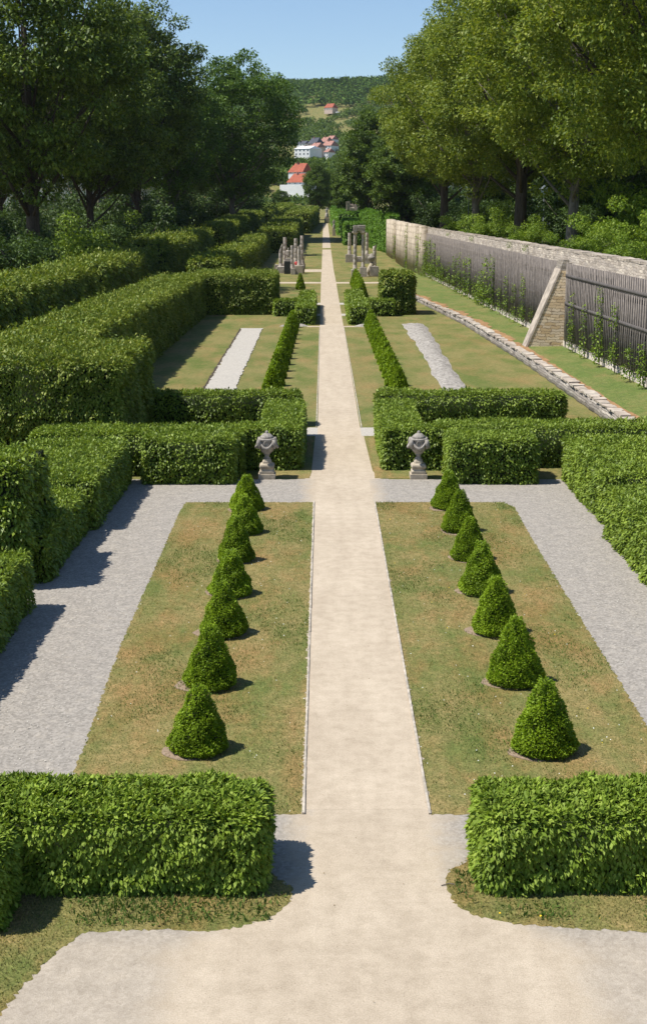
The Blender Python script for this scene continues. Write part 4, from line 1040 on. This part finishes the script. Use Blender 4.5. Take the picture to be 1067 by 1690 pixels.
tree(chA, 12, 620, 'mid green tree in the town view, right of the path end', .9, .85, rz=2.9, group='chestnuts along the far right side')

# shrubs
def shrub_proto(seed, mat, leaf=.26):
    root = empty('shrub'); rs = np.random.default_rng(seed)
    cl = [(Vector((rs.normal()*1.8, rs.normal()*1.8, abs(rs.normal())*1.6+1.2)), rs.uniform(.9, 1.6), rs.uniform(.7, 1.2)) for _ in range(26)]
    make_crown('foliage', mat, cl, 260, leaf, root)
    m = MB()
    for c in cl[:8]: m.tube([(0, 0, -.3), (c[0].x*.5, c[0].y*.5, c[0].z*.6), c[0]], [.12, .08, .03], 5)
    m.build('stem', M['bark2'], root); return root
M['shrub_shaded'] = leafmat('shrub_leaf_shaded_copy', (.032, .062, .014), (.055, .10, .02), (.10, .16, .03), .3, .2)  # darker copy of the shrub leaf, shade put into its colour
shA, shB = shrub_proto(3, M['shrub']), shrub_proto(6, M['shrub_shaded'])
us = set()
def shrub(p, x, y, s, label, z=None, group=None):
    loc = (x, y, hz(y, x) if z is None else z)
    o = p if p.name not in us else dup(p, loc)
    us.add(p.name); o.location = loc; o.scale = (s, s, s); o.rotation_euler = (0, 0, random.uniform(0, 6)); tag(o, label, 'shrub', group)
GS = 'shrubs under the left trees'; k = 0
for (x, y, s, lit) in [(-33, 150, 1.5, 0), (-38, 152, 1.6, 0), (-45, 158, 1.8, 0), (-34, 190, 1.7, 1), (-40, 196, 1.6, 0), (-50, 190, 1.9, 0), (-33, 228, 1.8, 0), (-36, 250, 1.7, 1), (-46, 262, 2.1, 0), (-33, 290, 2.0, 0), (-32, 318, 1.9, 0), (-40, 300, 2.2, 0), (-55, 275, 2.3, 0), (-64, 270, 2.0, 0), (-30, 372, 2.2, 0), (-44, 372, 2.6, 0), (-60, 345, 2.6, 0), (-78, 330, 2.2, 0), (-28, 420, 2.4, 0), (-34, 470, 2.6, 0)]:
    shrub(shA if lit else shB, x, y, s, '%s bush under the left trees, %s in depth among them' % ('fresh green' if lit else 'shade-coloured green', ordn[k] if k < 20 else 'last'), group=GS); k += 1
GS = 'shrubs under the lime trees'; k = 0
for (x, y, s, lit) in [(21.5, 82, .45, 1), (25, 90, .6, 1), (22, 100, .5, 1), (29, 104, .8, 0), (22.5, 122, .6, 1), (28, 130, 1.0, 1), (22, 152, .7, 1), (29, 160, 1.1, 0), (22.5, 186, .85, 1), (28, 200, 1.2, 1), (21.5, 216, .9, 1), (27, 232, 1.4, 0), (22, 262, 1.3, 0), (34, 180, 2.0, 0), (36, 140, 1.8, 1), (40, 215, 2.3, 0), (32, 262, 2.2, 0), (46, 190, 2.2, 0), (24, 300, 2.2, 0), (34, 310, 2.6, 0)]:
    shrub(shA if lit else shB, x, y, s, '%s bush behind the garden wall, %s from the camera' % ('yellow green' if lit else 'shade-coloured', ordn[k]), z=5.6 if y < 270 else 3.5, group=GS); k += 1
# ---------------- park lamps ----------------
def lamp():
    e = empty('park_lamp')
    MB().tube([(0, 0, -.3), (0, 0, .6), (0, 0, .62), (0, 0, 6.2)], [.14, .14, .08, .06], 8).build('pole', M['metal'], e)
    h = MB(); h.lathe([(.18, 6.2), (.34, 6.35), (.42, 6.9), (.1, 6.92)], 12); h = h.build('lamp_head', M['lamp'], e)
    r_ = MB(); r_.lathe([(.62, 6.93), (.6, 6.98), (.2, 7.25), (.04, 7.4)], 12); r_.build('lamp_roof', M['metal'], h)
    return e
lp = lamp(); lp.location = (21.5, 209.0, 5.7); tag(lp, 'park lamp with a pale flat shade left of the slender reddish trunk', 'lamp', 'park lamps behind the wall')
for x, y, s, lab in ((25.1, 160, 1.0, 'dark park lamp rising from bushes above the middle of the wall'), (32.0, 226, 1.35, 'taller park lamp glimpsed between the thick dark trunks')):
    o = dup(lp, (x, y, 5.7), 0, (s, s, s)); tag(o, lab, 'lamp', 'park lamps behind the wall')

# ---------------- buildings ----------------
def house(px0, px1, D, y_base, y_eave, y_ridge, wall, roof, label, depth=12, wins=(4, 2), z_base=None, ridge='x', group='houses of the town below the hill', name='house'):
    k = (D*.98+1.6)/F; x0, x1 = P3(px0, D), P3(px1, D)
    zf = lambda y: 10-(y-350)*k/.98
    zb, ze, zr = zf(y_base), zf(y_eave), zf(y_ridge)
    e = empty(name, (x0, D, zb), -.5); w = (x1-x0)*1.1; h = ze-zb
    MB().box(0, w, 0, depth, -3, h).build('wall', wall, e)
    if y_ridge != y_eave:
        r_ = MB(); o_ = .4; rh = zr-ze
        b = [r_.bm.verts.new(p) for p in ((-o_, -o_, h+.02), (w+o_, -o_, h+.02), (w+o_, depth+o_, h+.02), (-o_, depth+o_, h+.02))]
        t = [r_.bm.verts.new(p) for p in ((w*.06, depth/2, h+rh), (w*.94, depth/2, h+rh))]
        for f in ((b[0], b[1], t[1], t[0]), (b[1], b[2], t[1]), (b[2], b[3], t[0], t[1]), (b[3], b[0], t[0]), (b[3], b[2], b[1], b[0])): r_.bm.faces.new(f)
        rf = r_.build('roof', roof, e)
        MB().box(w*.3, w*.3+w*.06, depth*.4, depth*.5, h+rh*.5, h+rh*1.15).build('chimney', M['pinkroof'], rf)
    nx_, nz_ = wins
    for i in range(nx_):
        for j in range(nz_):
            cw, ch = w/nx_, h/nz_
            wn_ = MB().box(cw*(i+.3), cw*(i+.7), -.08, .1, ch*(j+.3), ch*(j+.78)).build('window', M['white'], e)
            MB().box(cw*(i+.34), cw*(i+.66), -.11, -.082, ch*(j+.33), ch*(j+.75)).build('pane', M['pane'], wn_)
    tag(e, label, 'house', group); return e
house(462, 513, 790, 329, 307, 307, M['white'], M['redroof'], 'long white flat topped building left of the far path end', 14, (0, 0))
MB_ = house(474, 501, 808, 306, 303.5, 289, M['white'], M['redroof'], 'lower bright red roof of the two tiered house above the white building', 14, (3, 1))
house(476, 500, 824, 289.5, 287.5, 273, M['white'], M['redroof'], 'upper bright red roof of the two tiered house above the white building', 14, (3, 1))
house(486, 512, 1080, 262, 251, 246, M['white'], M['white'], 'white low building with a pale roof above the red roofs', 20, (4, 2))
house(508, 522, 1150, 250, 243, 233, M['pink'], M['darkroof'], 'house with a dark slate roof left among the pink houses', 14, (3, 2))
house(511, 524, 1110, 257, 248, 241, M['pink'], M['pinkroof'], 'pink house just below the slate roofed house', 14, (3, 2))
house(527, 538, 1180, 248, 240, 232, M['pink'], M['pinkroof'], 'pink gabled house in the middle of the town', 14, (3, 2))
house(531, 546, 1140, 256, 246, 238, M['white'], M['pinkroof'], 'white house with a pink roof at the right of the town', 14, (3, 2))
house(534, 541, 1090, 265, 256, 250, M['white'], M['pinkroof'], 'small white house lowest at the right of the town', 12, (2, 2))
house(538, 548, 1210, 242, 236, 230, M['white'], M['pinkroof'], 'white house farthest up at the right of the town', 12, (2, 2))
house(490, 504, 1190, 247, 243, 238, M['white'], M['darkroof'], 'white house half hidden by trees at the left of the town', 12, (3, 1))
house(534.5, 548.5, 1690, 193, 187.5, 180.5, M['pink'], M['redroof'], 'lone red roofed house at the edge of the forest on the hill', 14, (4, 1), group='houses on the hill')
house(553.5, 558, 1660, 197, 193.5, 193.5, M['white'], M['white'], 'tiny white hut right of the lone house on the hill', 5, (1, 1), group='houses on the hill')
# palace behind the left trees
b = empty('palace', (-112, 372, hz(372, -80))); tag(b, 'pale palace with yellow window surrounds glimpsed behind the left trees', 'building')
MB().box(0, 66, 0, 16, -4, 19).build('wall', M['white'], b)
r_ = MB(); q = [r_.bm.verts.new(p) for p in ((-1, -1, 19.3), (67, -1, 19.3), (67, 17, 19.3), (-1, 17, 19.3), (6, 8, 25), (60, 8, 25))]
for f in ((0, 1, 5, 4), (1, 2, 5), (2, 3, 4, 5), (3, 0, 4), (3, 2, 1, 0)): r_.bm.faces.new([q[i] for i in f])
r_.build('roof', M['darkroof'], b)
MB().box(-.5, 66.5, -.5, -.02, 18.3, 19.2).build('cornice', M['cream'], b)
for i in range(16):
    for j in range(3):
        x = 2+i*4; z = 2.0+j*5.6
        w_ = MB().box(x-.25, x+2.05, -.25, -.02, z-.3, z+3.6).build('window', M['cream'], b); MB().box(x, x+1.8, -.3, -.252, z, z+3.2).build('pane', M['pane'], w_)
b2 = empty('pale_house', (34, 390, 3)); tag(b2, 'pale house glimpsed through the trunks behind the garden wall', 'house')
MB().box(0, 44, 0, 14, -4, 17).build('wall', M['white'], b2); MB().box(-1, 45, -1, 15, 17.02, 19).build('roof', M['darkroof'], b2)
for i in range(10):
    for j in range(3):
        w_ = MB().box(2+i*4.2, 3.8+i*4.2, -.2, -.02, 2+j*5, 4.8+j*5).build('window', M['cream'], b2); MB().box(2.2+i*4.2, 3.6+i*4.2, -.25, -.202, 2.2+j*5, 4.6+j*5).build('pane', M['pane'], w_)

# ---------------- forest on the hill, scattered trees on the slopes ----------------
def blob_field(name, pts, rads, mat, label, squash=.9, seed=1, lv=3500):
    """many small crowns: each a ragged low dome of leaf faces"""
    rs = np.random.default_rng(seed); pts = np.array(pts); rads = np.array(rads); n = len(pts); per = 75
    d = unit(rs.normal(size=(n*per, 3))); d[:, 2] = np.abs(d[:, 2])*1.0-.15
    c = np.repeat(pts, per, 0); r_ = np.repeat(rads, per)[:, None]
    tall = np.repeat(rs.uniform(.8, 1.4, n), per)
    P = c+d*r_*rs.uniform(.6, 1.0, (n*per, 1))*np.stack([np.ones(n*per), np.ones(n*per), tall], 1)
    rnd = rs.normal(size=(n*per, 3)); T = d*.4+rnd*.6; Nn = d+rnd[:, ::-1]*.4+np.array([0, 0, .4])
    L = r_[:, 0]*rs.uniform(.28, .55, n*per)
    V, Fc = leaves(P, T, Nn, L, L*.35)
    o = mesh_np(name, V, Fc, mat)
    tag(o, label, 'forest', kind='stuff'); return o
M['forest'] = leafmat('forest_crowns', (.055, .105, .022), (.085, .155, .03), (.14, .22, .04), .012, .1, .9, .05)
nt = M['forest'].node_tree
rs = np.random.default_rng(2)
pts, rad = [], []
for _ in range(4600):
    y = 1690+rs.random()**.8*860; x = rs.uniform(-330, 330)+(y-2000)*.0
    if y < 1760 and -25 < x < 35: continue
    r = rs.uniform(5, 8.5); pts.append((x, y, hz(y, x)+r*.55)); rad.append(r)
blob_field('forest', pts, rad, M['forest'], 'dense green forest covering the hill under the sky')
pts, rad = [], []
for _ in range(3600):
    y = rs.uniform(800, 1680); x = rs.uniform(-150, 150)
    n_ = math.sin(x*.035+y*.011)+math.sin(x*.017-y*.02+1)+.5*math.sin(x*.07+y*.037)
    if n_ < -1.0: continue
    if 1545 < y < 1600 and x > -38+(1615-y)*.12 and x < 40: continue
    if 1180 < y < 1260 and x < -22: continue
    if y < 850 and -34 < x < 8: continue
    if 1072 < y < 1250 and -40 < x < 14 and rs.random() < .8: continue
    if y > 1635 and -6 < x < 24: continue
    r = rs.uniform(3, 6); pts.append((x, y, hz(y, x)+r*.5)); rad.append(r)
for _ in range(90):
    y = rs.uniform(1030, 1070); x = rs.uniform(-36, 14); r = rs.uniform(1.8, 3.4); pts.append((x, y, hz(y, x)+r*.4)); rad.append(r)
for _ in range(60):
    y = rs.uniform(700, 775); x = rs.uniform(-40, 2); r = rs.uniform(2.5, 4); pts.append((x, y, hz(y, x)+r*.2-1)); rad.append(r)
for _ in range(160):
    y = rs.uniform(850, 1010); x = rs.uniform(-45, 8); r = rs.uniform(3, 5); pts.append((x, y, hz(y, x)+r*.4)); rad.append(r)
blob_field('hillside_trees', pts, rad, M['chest'], 'scattered trees and hedgerows on the slopes below the forest', seed=4)['category'] = 'woodland'

# ---------------- grass blades, clover and small litter on the front lawns ----------------
def inpoly(x, y, poly):
    c = np.zeros(len(x), bool); n = len(poly)
    for i in range(n):
        x1, y1 = poly[i]; x2, y2 = poly[(i+1) % n]
        cond = ((y1 > y) != (y2 > y)) & (x < (x2-x1)*(y-y1)/(y2-y1+1e-12)+x1); c ^= cond
    return c
M['blade'] = leafmat('grass_blade', (.17, .20, .055), (.25, .23, .09), (.36, .30, .15), .5, .35, .8, .1)
M['blade2'] = leafmat('fresh_blade', (.07, .13, .03), (.10, .17, .035), (.15, .22, .05), .8, .2, .8, .1)
def blades(polys, dens, z0, name, label, mat, h=(.02, .05), patch=None):
    PX, PY = [], []
    for poly in polys:
        a = np.array(poly); x0, y0 = a.min(0); x1, y1 = a.max(0); n = int((x1-x0)*(y1-y0)*dens)
        x = RNG.uniform(x0, x1, n); y = RNG.uniform(y0, y1, n); k = inpoly(x, y, poly)
        if patch is not None: k &= (np.sin(x*1.3+y*.7)+np.sin(y*.55-x*.9+2)+np.sin(x*3.1)*np.sin(y*1.9)+RNG.normal(size=n)*.5) > patch
        PX.append(x[k]); PY.append(y[k])
    x = np.concatenate(PX); y = np.concatenate(PY); n = len(x)
    P = np.stack([x, y, np.full(n, z0)], 1); rnd = RNG.normal(size=(n, 3))*.55
    T = np.array([0, 0, 1.0])+rnd; Nn = RNG.normal(size=(n, 3)); L = RNG.uniform(h[0], h[1], n)
    V, Fc = leaves(P, T, Nn, L, L*.16); o = mesh_np(name, V, Fc, mat); tag(o, label, 'grass', kind='stuff'); return o
blades([lawnL, lawnR], 330, .013, 'grass', 'short dry grass blades on the two front lawns', M['blade'])
blades([[p for p in stripL], [p for p in stripR]], 800, .012, 'grass', 'short grass blades on the verges round the foreground hedges', M['blade'], (.02, .055))
blades([lawnL, lawnR], 300, .013, 'clover', 'green clover patches in the front lawns', M['blade2'], (.03, .07), 1.0)
blades([[(-5, 17.3), (-1.5, 17.5), (-1.2, 18.5), (-1.6, 19), (-5, 19)], [(1.3, 19), (1.2, 18.2), (2, 17.6), (5, 17.3), (5, 19)]], 600, .012, 'clover', 'fresh green tufts at the feet of the foreground hedges', M['blade2'], (.04, .11), .3)
def dots(n, poly, z, r, col, name, label):
    a = np.array(poly); x0, y0 = a.min(0); x1, y1 = a.max(0)
    x = RNG.uniform(x0, x1, n); y = RNG.uniform(y0, y1, n); k = inpoly(x, y, poly); x, y = x[k], y[k]; n = len(x)
    P = np.stack([x, y, z+RNG.random(n)*.02], 1); T = RNG.normal(size=(n, 3))*.5+np.array([1, 0, 0]); Nn = np.tile([0, -.3, 1.0], (n, 1)); L = RNG.uniform(r*.7, r*1.3, n)
    V, Fc = leaves(P, T, Nn, L, L*.5, 0); o = mesh_np(name, V, Fc, plainmat(name+'_colour', col, .1, 5)); tag(o, label, 'flowers', kind='stuff')
dots(120, lawnL, .05, .024, (.7, .7, .62), 'daisies', 'tiny white daisies in the left front lawn')
dots(150, lawnR, .05, .024, (.7, .7, .62), 'daisies', 'tiny white daisies in the right front lawn')
dots(26, lawnR, .05, .03, (.75, .5, .03), 'dandelions', 'yellow dandelions in the right front lawn')
dots(50, stripR, .06, .03, (.75, .5, .03), 'dandelions', 'yellow dandelions on the right verge')
dots(900, [(-8.1, 22), (-5.6, 22), (-5.6, 46), (-8.1, 48)], .006, .03, (.45, .42, .36), 'pebbles', 'loose pale pebbles on the left gravel walk')
dots(900, [(5.8, 22), (8.2, 22), (8.3, 48), (5.9, 46)], .006, .03, (.45, .42, .36), 'pebbles', 'loose pale pebbles on the right gravel walk')
dots(45, [(-.95, 14), (.95, 14), (.95, 60), (-.95, 60)], .008, .022, (.20, .15, .08), 'fallen_leaves', 'few dry leaf scraps on the central path')
for o_ in bpy.data.objects:
    if o_.name.startswith(('pebbles', 'fallen_leaves')): o_['category'] = 'pebbles' if o_.name.startswith('peb') else 'leaves'
tw = MB().tube([(0, 0, .015), (.12, .04, .03), (.22, .03, .02), (.34, .1, .02)], [.008, .008, .006, .004], 5)
tw.tube([(.12, .04, .03), (.2, -.02, .04)], [.005, .003], 5)
tw = tw.build('twig', M['bark2']); tw.location = (1.05, 18.55, .0); tag(tw, 'dry twig lying at the corner of the right verge', 'twig')

# ---------------- summer haze ----------------
hm = bpy.data.materials.new('haze'); hm.use_nodes = True; hn = hm.node_tree
for n in list(hn.nodes):
    if n.type == 'BSDF_PRINCIPLED': hn.nodes.remove(n)
pv = hn.nodes.new('ShaderNodeVolumePrincipled'); pv.inputs['Density'].default_value = .00003; pv.inputs['Color'].default_value = (.80, .88, 1.0, 1)
pv.inputs['Anisotropy'].default_value = .2
hn.links.new(pv.outputs[0], hn.nodes['Material Output'].inputs['Volume'])
hb_ = MB().box(-1850, 1850, -80, 3350, -25, 330).build('haze', hm); hb_['kind'] = 'stuff'
tag(hb_, 'thin summer haze over the far hill', 'haze')
